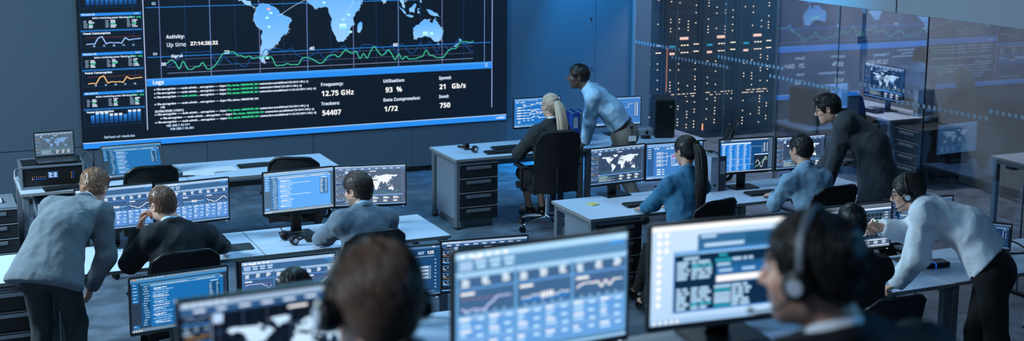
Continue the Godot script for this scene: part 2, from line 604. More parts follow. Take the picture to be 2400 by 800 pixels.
class Pad:
	var im: Image
	var s := 1.0
	var host
	func _init(h, w: int, hh: int, scale: float, bg: Color) -> void:
		host = h
		s = scale
		im = Image.create_empty(int(w * scale), int(hh * scale), false, Image.FORMAT_RGBA8)
		im.fill(bg)

	func rect(x: float, y: float, w: float, h: float, c: Color) -> void:
		var r := Rect2i(roundi(x * s), roundi(y * s), maxi(1, roundi(w * s)), maxi(1, roundi(h * s)))
		r = r.intersection(Rect2i(0, 0, im.get_width(), im.get_height()))
		if r.size.x > 0 and r.size.y > 0:
			im.fill_rect(r, c)

	func fade(x: float, y: float, w: float, h: float, a: Color, b: Color) -> void:
		var n := maxi(1, int(h * s))
		for i in n:
			rect(x, y + h * i / n, w, h / n, a.lerp(b, float(i) / n))

	func frame(x: float, y: float, w: float, h: float, t: float, c: Color) -> void:
		rect(x, y, w, t, c); rect(x, y + h - t, w, t, c); rect(x, y, t, h, c); rect(x + w - t, y, t, h, c)

	func line(pts: Array, t: float, c: Color) -> void:
		var tt := maxf(1.0, t * s)
		for i in pts.size() - 1:
			var a: Vector2 = pts[i] * s
			var b: Vector2 = pts[i + 1] * s
			var n := maxi(1, int((b - a).length()))
			for k in n + 1:
				var p := a.lerp(b, float(k) / n)
				var r := Rect2i(roundi(p.x - tt * 0.5), roundi(p.y - tt * 0.5), int(ceil(tt)), int(ceil(tt))).intersection(Rect2i(0, 0, im.get_width(), im.get_height()))
				if r.size.x > 0 and r.size.y > 0:
					im.fill_rect(r, c)

	func disc(x: float, y: float, r: float, c: Color) -> void:
		var rr := int(ceil(r * s))
		for j in range(-rr, rr + 1):
			var w := sqrt(maxf(0.0, r * s * r * s - j * j))
			rect(x - w / s, y + j / s, 2 * w / s, 1.0 / s, c)

	func poly(pts: PackedVector2Array, c: Color, c2: Color) -> void:
		var lo := 1e9
		var hi := -1e9
		for p in pts:
			lo = minf(lo, p.y); hi = maxf(hi, p.y)
		var y0 := maxi(0, int(floor(lo * s)))
		var y1 := mini(im.get_height() - 1, int(ceil(hi * s)))
		var m := pts.size()
		for y in range(y0, y1 + 1):
			var yy := (y + 0.5) / s
			var xs := []
			for i in m:
				var a := pts[i]
				var b := pts[(i + 1) % m]
				if (a.y <= yy) != (b.y <= yy):
					xs.push_back(a.x + (b.x - a.x) * (yy - a.y) / (b.y - a.y))
			xs.sort()
			var cc := c.lerp(c2, clampf((yy - lo) / maxf(1.0, hi - lo), 0.0, 1.0))
			for i in range(0, xs.size() - 1, 2):
				rect(xs[i], y / s, xs[i + 1] - xs[i], 1.0 / s, cc)

	func text(t: String, x: float, y: float, size: float, c: Color, bold := false) -> float:
		var px := maxi(3, roundi(size * s))
		var ts := TextServerManager.get_primary_interface()
		var key := "b" if bold else "r"
		if not host.font_ids.has(key):
			var f := SystemFont.new()
			f.font_names = PackedStringArray(["Droid Sans"])
			f.font_weight = 700 if bold else 400
			host.font_ids[key] = [f, f.get_rids()[0]]
		var rid: RID = host.font_ids[key][1]
		var sz := Vector2i(px, 0)
		var pen := x * s
		for ch in t:
			var gk := "%s%d_%s" % [key, px, ch]
			if not host.glyphs.has(gk):
				var gi := ts.font_get_glyph_index(rid, px, ch.unicode_at(0), 0)
				ts.font_render_glyph(rid, sz, gi)
				var ur := Rect2i(ts.font_get_glyph_uv_rect(rid, sz, gi))
				var reg: Image = null
				if ur.size.x > 0 and ur.size.y > 0:
					var at := ts.font_get_texture_image(rid, sz, ts.font_get_glyph_texture_idx(rid, sz, gi))
					reg = at.get_region(ur)
					reg.convert(Image.FORMAT_RGBA8)
				host.glyphs[gk] = [reg, ts.font_get_glyph_offset(rid, sz, gi), ts.font_get_glyph_advance(rid, px, gi).x]
			var g: Array = host.glyphs[gk]
			if g[0]:
				var src := Image.create_empty(g[0].get_width(), g[0].get_height(), false, Image.FORMAT_RGBA8)
				src.fill(c)
				im.blend_rect_mask(src, g[0], Rect2i(0, 0, src.get_width(), src.get_height()), Vector2i(roundi(pen + g[1].x), roundi(y * s + g[1].y)))
			pen += g[2]
		return pen / s

	# lines too small to read: words as short bars
	func greek(x: float, y: float, w: float, h: float, c: Color, rng: RandomNumberGenerator) -> void:
		var p := x
		while p < x + w - h:
			var l := minf(rng.randf_range(1.5, 5.0) * h, x + w - p)
			rect(p, y, l, h, c)
			p += l + h * 0.7

var land := {}

func lands() -> Dictionary:
	if land.size() > 0:
		return land
	var src := {
		"south_america": [-77, 8, -72, 12, -62, 10.5, -52, 5, -50, 0, -44, -2.5, -37, -5, -35, -8, -39, -13, -39, -18, -41, -22, -45, -23.5, -48, -26, -49, -29, -53, -34, -57, -35, -57, -38, -62, -39, -65, -42, -66, -46, -69, -51, -66, -54.5, -71, -54, -75, -49, -73, -42, -73, -37, -71, -30, -70, -18, -76, -14, -79, -8, -81, -5, -80, 0, -78, 3],
		"north_america": [-168, 66, -156, 71, -140, 70, -125, 70, -115, 68, -95, 68, -94, 72, -85, 69, -82, 66, -94, 61, -93, 58, -82, 55, -79, 51, -77, 57, -78, 62, -70, 61, -65, 59, -62, 57, -56, 52, -66, 50, -65, 47, -61, 46, -66, 44, -70, 42, -74, 40, -76, 35, -81, 31, -80, 26, -82, 29, -85, 30, -90, 29, -97, 28, -97, 22, -94, 18, -91, 19, -87, 21, -89, 16, -83, 15, -83, 10, -79, 9, -80, 7.5, -85, 10, -92, 14.5, -97, 16, -105, 20, -106, 23, -113, 31, -114, 29, -110, 23, -115, 28, -117, 33, -121, 35, -124, 40, -124, 47, -130, 54, -136, 58, -146, 61, -152, 59, -163, 55, -157, 58, -162, 60, -165, 63],
		"greenland": [-73, 78, -60, 82, -30, 83, -18, 78, -22, 71, -40, 65, -44, 60, -51, 64, -54, 70, -60, 76],
		"africa": [-6, 36, 10, 37, 11, 33, 20, 31, 32, 31, 35, 27, 39, 18, 43, 12, 51, 12, 48, 5, 42, -2, 39, -7, 41, -15, 35, -20, 35, -24, 32, -28, 27, -34, 20, -34.8, 18, -32, 15, -25, 12, -17, 13, -9, 9, -1, 9, 4, 4, 6, -4, 5, -8, 4.5, -13, 9, -17, 14, -17, 21, -10, 29],
		"madagascar": [49, -12, 50, -16, 47, -25, 44, -24, 44, -17],
		"eurasia": [-9, 43, -2, 43.5, -1, 46, -4, 48.5, 2, 51, 8, 54, 9, 57, 12, 55, 20, 55, 22, 58, 29, 60, 22, 60, 25, 65, 21, 64.5, 17, 61, 18, 59, 16, 56.5, 12.5, 56, 11, 59, 5, 59, 6, 62, 14, 67, 20, 70, 28, 71, 41, 67, 35, 64, 44, 66, 46, 68, 55, 68.5, 60, 69, 68, 68, 70, 73, 80, 72.5, 87, 75, 104, 77.5, 113, 74, 130, 71, 140, 72.5, 160, 70, 180, 69, 178, 65, 170, 60, 163, 60, 163, 57, 157, 51, 155, 58, 160, 61, 150, 59.5, 142, 59, 135, 54.5, 141, 52, 139, 47, 132, 43, 129, 40, 129, 35.5, 126, 35, 125, 39.5, 121, 39, 122, 37, 119, 35, 122, 31, 120, 26, 114, 22, 108, 21, 109, 13, 105, 9, 101, 13, 103, 5, 104, 1.5, 101, 3, 98, 9, 98, 16, 94, 16, 91, 22, 86, 20, 80, 15, 80, 10, 77, 8, 73, 16, 72, 21, 67, 25, 58, 25, 56, 27, 51, 28, 48, 30, 51, 25, 56, 26, 59, 22, 55, 17, 45, 13, 43, 14, 39, 21, 35, 28, 34, 31, 36, 36, 31, 36.5, 27, 37, 26, 40, 29, 41, 35, 42, 41, 41.5, 38, 45, 34, 45, 30, 46, 28, 43, 24, 40.5, 22, 37, 19, 41, 14, 45, 12, 44, 18, 40, 16, 38, 12, 42, 9, 44, 3, 43, 0, 39.5, -2, 37, -6, 36.5, -9, 37],
		"britain": [-5, 50, 1, 51, 1.5, 53, -2, 56, -3, 58.5, -6, 57, -3, 54, -5, 52],
		"iceland": [-24, 65, -14, 65.5, -18, 63.5],
		"japan": [130, 32, 136, 34, 140, 36, 142, 40, 145, 43.5, 141, 45, 140, 40, 136, 36, 131, 34],
		"sumatra": [95, 5.5, 104, -2, 106, -6, 101, -2],
		"borneo": [109, 1, 113, 3, 117, 7, 119, 5, 117, 1, 116, -4, 110, -3],
		"java": [105, -6.5, 114, -7, 115, -8.5, 106, -7.5],
		"sulawesi": [120, 1, 125, 1.5, 121, -1, 123, -5, 120, -5],
		"new_guinea": [131, -1, 138, -2, 146, -6, 150, -10.5, 143, -9, 138, -8, 134, -4],
		"philippines": [120, 18, 122, 18, 124, 12, 126, 7, 123, 8, 121, 14],
		"australia": [114, -22, 122, -18, 126, -14, 130, -12, 136, -12, 135.5, -15, 139, -17.5, 141, -13, 142.5, -11, 145, -15, 149, -21, 153, -26, 153, -31, 150, -37, 147, -38.5, 143, -39, 140, -37, 137, -34, 131, -31.5, 124, -33.5, 118, -35, 115, -34, 114, -27],
		"tasmania": [145, -41, 148, -41, 147, -43.5],
		"new_zealand_north": [173, -35, 178, -38, 175, -41.5, 174, -39],
		"new_zealand_south": [173, -41, 172, -44, 168, -46.5, 167, -46, 171, -42.5],
	}
	var rng := RandomNumberGenerator.new()
	rng.seed = 11
	for k in src:
		var p := []
		for i in range(0, src[k].size(), 2):
			p.push_back(Vector2(src[k][i], src[k][i + 1]))
		for it in 2:
			var q := []
			for i in p.size():
				var a: Vector2 = p[i]
				var b: Vector2 = p[(i + 1) % p.size()]
				q.push_back(a)
				if a.distance_to(b) < 30.0:
					q.push_back((a + b) * 0.5 + (b - a).orthogonal() * rng.randf_range(-0.16, 0.16))
			p = q
		land[k] = p
	return land

func draw_map(u: Pad, x0: float, y0: float, kx: float, ky: float, c: Color, c2: Color) -> void:
	for k in lands():
		var q := PackedVector2Array()
		for p in land[k]:
			q.push_back(Vector2(x0 + p.x * kx, y0 - p.y * ky))
		u.poly(q, c, c2)

func wave(rng: RandomNumberGenerator, x: float, w: float, y: float, h: float, n: int) -> Array:
	var out := []
	var v := 0.5
	for i in n + 1:
		v = clampf(v + rng.randf_range(-0.55, 0.55), 0.0, 1.0)
		out.push_back(Vector3(x + w * i / n, y + h * v, 0))
	var sm := []
	for p in curve(out, 5):
		sm.push_back(Vector2(p.x, p.y))
	return sm

const HUMP := [0.62, 0.62, 0.1, 0.0, 0.92, 0.75, 0.8, 0.8, 0.95, 0.3, 0.6, 0.52, 0.48, 0.5]

# the operations dashboard: shown 2048 x 1152 on the video wall and smaller on desks
func ui_dashboard(s: float, big: bool, bg: Color, blue: Color, landc: Color, landc2: Color, seed_: int) -> Image:
	var rng := RandomNumberGenerator.new()
	rng.seed = seed_
	var u := Pad.new(self, 2048, 1152, s, bg)
	var white := Color(0.86, 0.92, 1.0)
	var pale := Color(0.72, 0.84, 0.97)
	var green := Color(0.25, 0.85, 0.6)
	# column of modules
	var y := -146.0
	for k in 7:
		u.rect(10, y, 262, 14, blue)
		if big:
			u.text("Module %02d" % (k + 1), 18, y + 11, 11, pale, true)
			u.text("0. 53", 240, y + 11, 9, pale)
		u.frame(10, y, 262, 152, 1.5, blue.darkened(0.6))
		if big:
			u.text("Active monitoring power Warning power", 62, y + 27, 10, white)
			u.text("off", 182 + 30, y + 27, 10, green); u.text("for  only", 232, y + 27, 10, green)
		for c in 3:
			for r in 5:
				u.rect(24 + c * 92, y + 34 + r * 7, rng.randf_range(10, 18), 4, pale.darkened(0.25))
				u.rect(46 + c * 92, y + 34 + r * 7, rng.randf_range(12, 26), 4.5, green if r == 2 else white)
		u.rect(10, y + 75, 262, 8, blue.darkened(0.25))
		if big:
			u.text("Power Consumption", 20, y + 95, 12, white, true)
		else:
			u.rect(20, y + 86, 70, 10, white)
		if k % 3 == 0:
			for b in 11:
				var hh: float = [38.0, 52, 52, 52, 42, 42, 42, 36, 54, 54, 54][b]
				u.fade(38 + b * 20, y + 143 - hh, 15, hh, Color(0.2, 0.62, 1.0), Color(0.05, 0.2, 0.42))
				if b != 0 and b != 7:
					u.rect(38 + b * 20, y + 143 - hh, 15, 10, white)
		else:
			u.rect(34, y + 108, 230, 2, Color(0.5, 0.2, 0.15))
			for g in 6:
				u.rect(34 + g * 38, y + 96, 1, 46, blue.darkened(0.65))
			var lc := Color(0.98, 0.78, 0.5) if k % 3 == 2 else Color(0.62, 0.78, 1.0)
			var pts := []
			var base := [0.95, 0.9, 0.95, 0.3, 0.12, 0.95, 0.82, 0.88, 0.86, 0.95, 0.35, 0.62, 0.55, 0.52, 0.5]
			for i in base.size():
				pts.push_back(Vector2(34 + 230.0 * i / (base.size() - 1), y + 100 + 40 * base[i]))
			u.line(pts, 4.0, lc)
			if big:
				for g in 5:
					u.text(["34", "12", "48", "51", "26"][g], 60 + g * 42, y + 150, 9, pale)
		y += 174.0
	if big:
		u.text("Refresh all modules", 90, 1110, 15, pale)
	u.rect(278, 0, 4, 1084, Color(0.75, 0.8, 0.95))
	u.rect(1966, 0, 4, 1084, Color(0.65, 0.72, 0.95))
	# map and its grid
	for g in 8:
		u.rect(348 + g * 225.6 - (0 if g == 0 else 2), 0, 2.5, 852, Color(0.45, 0.6, 0.85) if g % 2 == 1 else Color(0.5, 0.52, 0.75))
		u.rect(348 + g * 225.6 - 113, 0, 1.5, 852, bg.lerp(blue, 0.35))
	for g in 4:
		u.rect(290, 88 + g * 222.3, 1672, 3, blue)
	draw_map(u, 1094, 580, 4.0, 4.15, landc, landc2)
	var dots := RandomNumberGenerator.new()
	dots.seed = seed_ + 5
	if big:
		for k in ["south_america", "africa", "australia", "eurasia", "north_america"]:
			for p in land[k]:
				if dots.randf() < 0.3:
					u.rect(1094 + p.x * 4.0 + dots.randf_range(-4, 4), 580 - p.y * 4.15, 3, 3, Color(0.92, 0.97, 1.0))
		for t in [[1180, 636, 36], [1220, 590, 16], [1228, 672, 16], [1194, 612, 14], [828, 592, 16], [846, 570, 16], [838, 634, 14], [826, 778, 16], [1600, 690, 28], [1636, 694, 20], [1100, 530, 16]]:
			u.rect(t[0], t[1], t[2], t[2] * 0.7, Color(0.62, 0.95, 0.97))
			u.rect(t[0] + 3, t[1] + 3, t[2] - 6, t[2] * 0.25, Color(0.85, 1, 1))
		u.rect(836, 552, 16, 11, Color(0.95, 0.7, 0.8))
		u.line([Vector2(884, 594), Vector2(960, 548), Vector2(1060, 500)], 2, pale)
		u.line([Vector2(1196, 628), Vector2(1260, 520)], 2, pale)
		u.text("02", 318, 523, 17, pale); u.text("04", 316, 748, 17, pale); u.text("00", 318, 305, 17, pale)
		u.text("20", 634, 756, 22, white, true); u.text("40", 1034, 756, 22, white, true); u.text("60", 1448, 756, 22, white, true)
		u.text("Activity:", 376, 676, 21, white, true)
		u.text("Up time", 376, 713, 25, white)
		u.text("27:14:26:32", 482, 711, 24, Color(1, 1, 1), true)
		u.text("Signal", 395, 762, 18, white, true)
		u.text("30", 350, 797, 20, white, true)
	for r in 2:
		u.rect(376, 770 + r * 34, 1490, 2, Color(0.35, 0.38, 0.52))
	u.rect(376, 831, 1490, 3, Color(0.5, 0.52, 0.66))
	var sig := RandomNumberGenerator.new()
	sig.seed = 41
	u.line(wave(sig, 376, 1490, 742, 75, 70), 3.0, Color(0.1, 0.32, 0.6))
	u.line(wave(sig, 376, 1490, 748, 72, 84), 3.5, Color(0.25, 0.75, 0.6))
	# logs
	u.rect(284, 853, 1684, 34, blue)
	u.fade(284, 853, 1684, 14, blue.lightened(0.2), blue)
	if big:
		u.text("Logs", 309, 879, 23, Color(1, 1, 1), true)
		for i in 3:
			u.rect(1928, 861 + i * 7, 18, 3, pale)
		var rows := [[907, 0, " connection established 222.3311.145 [ -r]"], [925, 0, " connection failed 222.3311.145 [ -a]"], [943, 0, " connection established 11-22-222.3311.145 [ -d]"], [975, 1, ""], [1022, 0, " connection established 222.3311.145 [ -r]"], [1040, 2, " connection established 222.3311.145 [ -a]"], [1058, 0, " connection established 11-22-222.3311.145 [ -d]"]]
		for r in rows:
			var x: float = 314 if r[1] != 2 else 338
			x = u.text("» File encryption ----- ", x, r[0], 11.6, white, true)
			x = u.text("sudo admin ", x, r[0], 11.6, green if r[0] == 943 else white, true)
			x = u.text(". . encryption ----- input ", x, r[0], 11.6, white, true)
			x = u.text("file_name_100029100_331", x, r[0], 11.6, white if r[1] == 1 else green, true)
			u.text(r[2], x, r[0], 11.6, white, true)
		u.text("//8", 340, 990, 14, white, true)
		u.text("22/05/2020 [19:01]", 314, 1008, 15, white, true)
		u.text("168 330.1 32 411", 362, 1076, 14, pale, true)
		u.text("318 330.1 32.451", 380, 1092, 14, pale, true)
	else:
		u.rect(300, 862, 60, 16, white)
		for r in 9:
			u.greek(314, 900 + r * 21, rng.randf_range(250, 620), 11, white if r % 3 else green.lightened(0.3), rng)
	var stats := [[1086, "Frequency:", "12.75 GHz", "Trackers:", "54407"], [1396, "Utilisation:", " 93  %", "Data Compression:", "1/72"], [1684, "Speed:", "21   Gb/s", "Seed:", "750"]]
	for st in stats:
		if big:
			u.text(st[1], st[0], 930, 21, white, true)
			u.text(st[2], st[0] + 2, 978, 34, Color(1, 1, 1), true)
			u.text(st[3], st[0], 1022, 21, white, true)
			u.text(st[4], st[0] + 4, 1071, 34, Color(1, 1, 1), true)
		else:
			u.rect(st[0], 914, 110, 18, white); u.rect(st[0], 946, 170, 30, Color(1, 1, 1)); u.rect(st[0], 1006, 120, 18, white); u.rect(st[0], 1040, 120, 30, Color(1, 1, 1))
	u.rect(0, 1124, 2048, 28, blue)
	u.rect(0, 1124, 2048, 4, pale)
	if big:
		u.text("v.29091", 1990, 1145, 15, white, true)
	else:
		# window chrome that desk displays show above the same dashboard
		u.rect(0, 0, 2048, 52, pale.darkened(0.15))
		for i in 6:
			u.rect(30 + i * 70, 10, 44, 20, white)
		u.rect(0, 52, 2048, 70, bg.lerp(blue, 0.5))
		for i in 9:
			u.rect(120 + i * 210, 74, rng.randf_range(60, 120), 22, white)
		u.rect(1000, 150, 190, 22, Color(1, 1, 1))
		u.rect(296, 130, 90, 90, pale)
	return u.im

func ui_code(s: float, bg: Color, win: Color, pale: Color, seed_: int) -> Image:
	var rng := RandomNumberGenerator.new()
	rng.seed = seed_
	var u := Pad.new(self, 960, 540, s, bg)
	u.rect(0, 0, 960, 22, bg.lerp(pale, 0.55))
	u.rect(24, 5, 26, 10, Color(1.0, 0.6, 0.3))
	for i in 7:
		u.rect(60 + i * 40, 6, 22, 8, pale)
	u.rect(0, 22, 960, 22, win.lerp(pale, 0.25))
	u.rect(14, 50, 66, 200, win.darkened(0.1))
	for i in 6:
		u.rect(20, 60 + i * 33, rng.randf_range(30, 54), 8, pale)
	u.rect(14, 470, 64, 32, win.darkened(0.05)); u.rect(22, 478, 26, 8, pale)
	u.rect(96, 70, 700, 420, win.darkened(0.28))
	u.rect(96, 56, 800, 16, win.lerp(pale, 0.4))
	for i in 17:
		var x := 116.0 + rng.randf_range(0, 22)
		u.greek(x, 86 + i * 24, rng.randf_range(34, 60), 7, pale, rng)
	u.rect(190, 90, 730, 410, win)
	u.rect(190, 76, 730, 16, pale.darkened(0.12))
	u.rect(560, 78, 90, 8, win); u.rect(840, 76, 50, 12, win)
	for i in 17:
		var long := rng.randf() < 0.2
		u.greek(214 + (rng.randi() % 3) * 12, 112 + i * 22, rng.randf_range(120, 190) if not long else 420.0, 8, pale if i % 4 else Color(1, 1, 1), rng)
		if i % 3 == 0:
			u.greek(220, 122 + i * 22, rng.randf_range(60, 120), 7, pale, rng)
	u.rect(770, 132, 118, 210, win.darkened(0.3))
	for i in 16:
		u.rect(778, 140 + i * 12, rng.randf_range(20, 44), 5, pale)
		u.rect(850, 140 + i * 12, rng.randf_range(10, 28), 5, pale)
	u.rect(790, 112, 80, 10, pale)
	u.rect(20, 506, 920, 3, pale)
	u.rect(0, 520, 960, 20, bg.lerp(pale, 0.4))
	u.rect(0, 518, 960, 4, pale)
	for i in 4:
		u.rect(14 + i * 24, 525, 14, 10, Color(1, 1, 1))
	return u.im

func ui_analytics(s: float, bg: Color, panel: Color, pale: Color, seed_: int) -> Image:
	var rng := RandomNumberGenerator.new()
	rng.seed = seed_
	var u := Pad.new(self, 960, 540, s, bg)
	var deep := panel.darkened(0.35)
	u.rect(0, 0, 960, 34, bg.lerp(pale, 0.75))
	u.rect(0, 34, 960, 66, bg.darkened(0.12))
	u.rect(20, 44, 70, 46, panel.lightened(0.4))
	u.rect(90, 24, 50, 10, Color(1, 1, 1))
	for i in 6:
		u.rect(24 + i * 46, 12, 28, 12, Color(1, 1, 1))
	for i in 3:
		u.rect(104 + i * 76, 46, 60, 14, pale); u.rect(112 + i * 76, 70, 48, 14, pale)
	u.rect(860, 40, 80, 12, Color(0.2, 0.6, 0.95)); u.rect(900, 12, 34, 12, pale)
	u.rect(0, 100, 960, 10, bg.lerp(pale, 0.8))
	for c in 3:
		var x := 14.0 + c * 318
		u.rect(x, 118, 302, 190, deep)
		u.rect(x, 112, 302, 12, bg.lerp(pale, 0.7))
		for g in 3:
			for r in 4:
				u.rect(x + 14 + g * 108 + rng.randf_range(0, 8), 132 + r * 10 - g * 3, rng.randf_range(30, 46), 8, Color(1, 1, 1) if r % 2 else pale)
		u.rect(x, 178, 302, 10, panel)
		u.rect(x + 14, 200, 74, 12, Color(1, 1, 1))
		if c == 1:
			for b in 15:
				var hot := b > 5 and b < 10
				var hh := rng.randf_range(26, 36) + (10 if hot else 0)
				u.rect(x + 26 + b * 18, 290 - hh, 13, hh, Color(0.15, 0.5, 0.8))
				u.rect(x + 26 + b * 18, 290 - hh, 13, 30 if hot else 8, Color(1, 1, 1))
		else:
			u.rect(x + 14, 232, 270, 3, Color(0.75, 0.45, 0.5))
			u.line(wave(rng, x + 20, 262, 236, 56, 11), 6, Color(1, 1, 1) if c == 2 else Color(0.8, 0.82, 1.0))
		for g in 5:
			u.rect(x + 40 + g * 50, 298, 12, 6, pale)
	for c in 6:
		var x := 14.0 + c * 157
		u.rect(x, 318, 145, 190, panel)
		u.rect(x, 318, 145, 20, panel.lightened(0.25))
		for r in 8:
			u.rect(x + 10, 326 + r * 21, rng.randf_range(24, 62), 10, Color(1, 1, 1) if r % 3 == 0 else pale)
			if r % 2 == 0:
				u.rect(x + 90 + rng.randf_range(0, 14), 330 + r * 21, 34, 12, pale)
		u.rect(x, 430, 145, 14, panel.lightened(0.15))
	u.rect(0, 512, 960, 14, bg.darkened(0.2))
	u.rect(0, 526, 960, 4, pale); u.rect(0, 530, 960, 10, bg.lerp(pale, 0.4))
	return u.im

func ui_schematic(s: float, bg: Color, pale: Color, seed_: int, tracks: bool) -> Image:
	var rng := RandomNumberGenerator.new()
	rng.seed = seed_
	var u := Pad.new(self, 960, 540, s, bg)
	u.rect(0, 0, 960, 30, bg.lerp(pale, 0.45))
	for i in 8:
		u.rect(30 + i * 60, 34, 40, 12, pale)
	u.rect(30, 62, 70, 16, pale); u.rect(130, 62, 90, 16, pale); u.rect(0, 92, 960, 4, bg.lerp(pale, 0.5))
	if tracks:
		for i in 3:
			u.rect(170 + i * 170, 112, 70, 14, pale)
		for r in 5:
			var y := 170.0 + r * 52
			var x := 90.0
			var pts := [Vector2(x, y)]
			while x < 820:
				x += rng.randf_range(60, 150)
				if rng.randf() < 0.45:
					var dy := (1.0 if rng.randf() < 0.5 else -1.0) * 26.0
					pts.push_back(Vector2(x, y)); y += dy; x += 24.0
				pts.push_back(Vector2(x, y))
				u.rect(x - 22, y - 10, 44, 18, pale)
			u.line(pts, 7, Color(0.95, 0.98, 1.0))
			u.rect(60, 160 + r * 52, 80, 20, Color(1, 1, 1))
		for r in 8:
			u.rect(30, 130 + r * 48, 14, 10, pale)
		for r in 3:
			u.rect(80, 420 + r * 20, 50, 12, pale); u.rect(180 + r * 90, 410, 50, 14, pale)
	else:
		u.rect(14, 60, 110, 430, bg.darkened(0.25))
		for r in 5:
			u.rect(22, 74 + r * 34, 60, 12, pale)
		u.rect(330, 70, 60, 14, pale); u.rect(410, 62, 50, 24, pale)
		for r in 4:
			var y := 130.0 + r * 60
			u.frame(170, y, 110, 40, 6, Color(1, 1, 1)); u.rect(190, y + 12, 60, 14, pale)
			u.line([Vector2(280, y + 20), Vector2(350, y + 20), Vector2(350, 200), Vector2(420, 200)], 5, Color(1, 1, 1))
		u.frame(420, 170, 90, 70, 6, Color(1, 1, 1)); u.rect(445, 190, 40, 30, Color(0.95, 0.5, 0.7))
		for i in 3:
			u.line([Vector2(430 + i * 26, 240), Vector2(430 + i * 26, 350), Vector2(560, 350 - i * 24)], 5, Color(1, 1, 1))
		for r in 3:
			u.rect(180, 392 + r * 36, 70, 22, pale); u.rect(270, 396 + r * 36, 40, 16, pale)
		u.line([Vector2(510, 200), Vector2(700, 200), Vector2(700, 130), Vector2(800, 130)], 5, Color(1, 1, 1))
		u.rect(810, 100, 120, 300, bg.darkened(0.15))
		for r in 16:
			u.rect(830, 112 + r * 17, 26, 9, pale); u.rect(878, 112 + r * 17, 26, 9, Color(1, 1, 1))
	u.rect(0, 505, 960, 4, pale); u.rect(0, 520, 960, 20, bg.lerp(pale, 0.5))
	for i in 4:
		u.rect(14 + i * 26, 524, 16, 11, Color(1, 1, 1))
	return u.im

func ui_table(s: float) -> Image:
	var rng := RandomNumberGenerator.new()
	rng.seed = 77
	var bg := Color(0.08, 0.3, 0.52)
	var pale := Color(0.82, 0.91, 1.0)
	var u := Pad.new(self, 960, 540, s, bg)
	u.rect(0, 0, 960, 40, Color(0.25, 0.35, 0.45)); u.rect(20, 14, 16, 18, pale); u.rect(44, 14, 16, 18, pale); u.rect(200, 8, 700, 20, pale.darkened(0.2))
	u.rect(880, 0, 80, 500, Color(0.3, 0.4, 0.5))
	u.rect(20, 70, 540, 450, Color(0.12, 0.5, 0.86)); u.rect(20, 60, 540, 26, pale)
	for c in 4:
		for r in 19:
			u.rect(40 + c * 130, 120 + r * 21, rng.randf_range(30, 60) if c else 50.0, 10, pale)
		u.rect(40 + c * 130, 98, 60, 10, Color(1, 1, 1))
		u.rect(150 + c * 130, 110, 3, 400, pale)
	u.rect(20, 330, 540, 4, pale); u.rect(20, 420, 540, 4, pale)
	u.frame(560, 130, 210, 300, 6, pale.darkened(0.2))
	u.rect(780, 70, 110, 170, bg.darkened(0.3))
	for r in 12:
		u.rect(790, 80 + r * 13, 40, 6, pale); u.rect(850, 80 + r * 13, 26, 6, pale)
	u.rect(630, 270, 250, 250, Color(0.04, 0.1, 0.18)); u.rect(630, 262, 250, 16, pale)
	for g in 8:
		u.rect(650 + g * 29, 290, 2, 210, Color(0.35, 0.5, 0.65)); u.rect(650, 290 + g * 29, 216, 2, Color(0.35, 0.5, 0.65))
	var a := []
	var b := []
	for i in 60:
		var t := i / 59.0
		a.push_back(Vector2(650 + 210 * t, 410 - 70 * sin(t * 9.0) * (0.5 + t)))
		b.push_back(Vector2(650 + 210 * t, 480 - 150 * t - 12 * sin(t * 20)))
	u.line(a, 5, Color(1, 1, 1)); u.line(b, 5, Color(0.7, 0.95, 0.75))
	u.rect(0, 522, 960, 18, pale.darkened(0.25))
	return u.im

func ui_graph(s: float) -> Image:
	var pale := Color(0.82, 0.89, 1.0)
	var u := Pad.new(self, 960, 540, s, Color(0.27, 0.36, 0.45))
	u.rect(0, 0, 960, 36, Color(0.4, 0.45, 0.5)); u.rect(0, 50, 960, 24, pale)
	u.rect(0, 84, 960, 20, Color(0.15, 0.3, 0.45))
	u.rect(40, 110, 800, 320, Color(0.09, 0.15, 0.22))
	for g in 15:
		u.rect(40 + g * 57, 110, 4, 320, Color(0.4, 0.48, 0.56))
	for g in 7:
		u.rect(40, 110 + g * 53, 800, 4, Color(0.4, 0.48, 0.56))
	u.rect(400, 120, 24, 300, Color(0.5, 0.28, 0.3)); u.rect(300, 120, 230, 16, pale)
	var a := []
	var b := []
	for i in 160:
		var t := i / 159.0
		a.push_back(Vector2(40 + 800 * t, 290 + 110 * sin(t * 21.0) * (0.55 + 0.5 * t)))
		b.push_back(Vector2(40 + 800 * t, 330 - 150 * floor(t * 6.0) / 6.0))
	u.line(a, 9, Color(0.95, 0.98, 1)); u.line(b, 8, Color(0.7, 0.9, 0.85))
	for r in 10:
		u.rect(870, 110 + r * 32, 50, 12, pale)
	u.rect(0, 440, 960, 14, pale)
	for g in 8:
		u.rect(20 + g * 118, 460, 60, 40, pale.darkened(0.15))
	u.rect(0, 510, 960, 12, pale); u.rect(0, 522, 960, 18, Color(0.45, 0.5, 0.56))
	return u.im

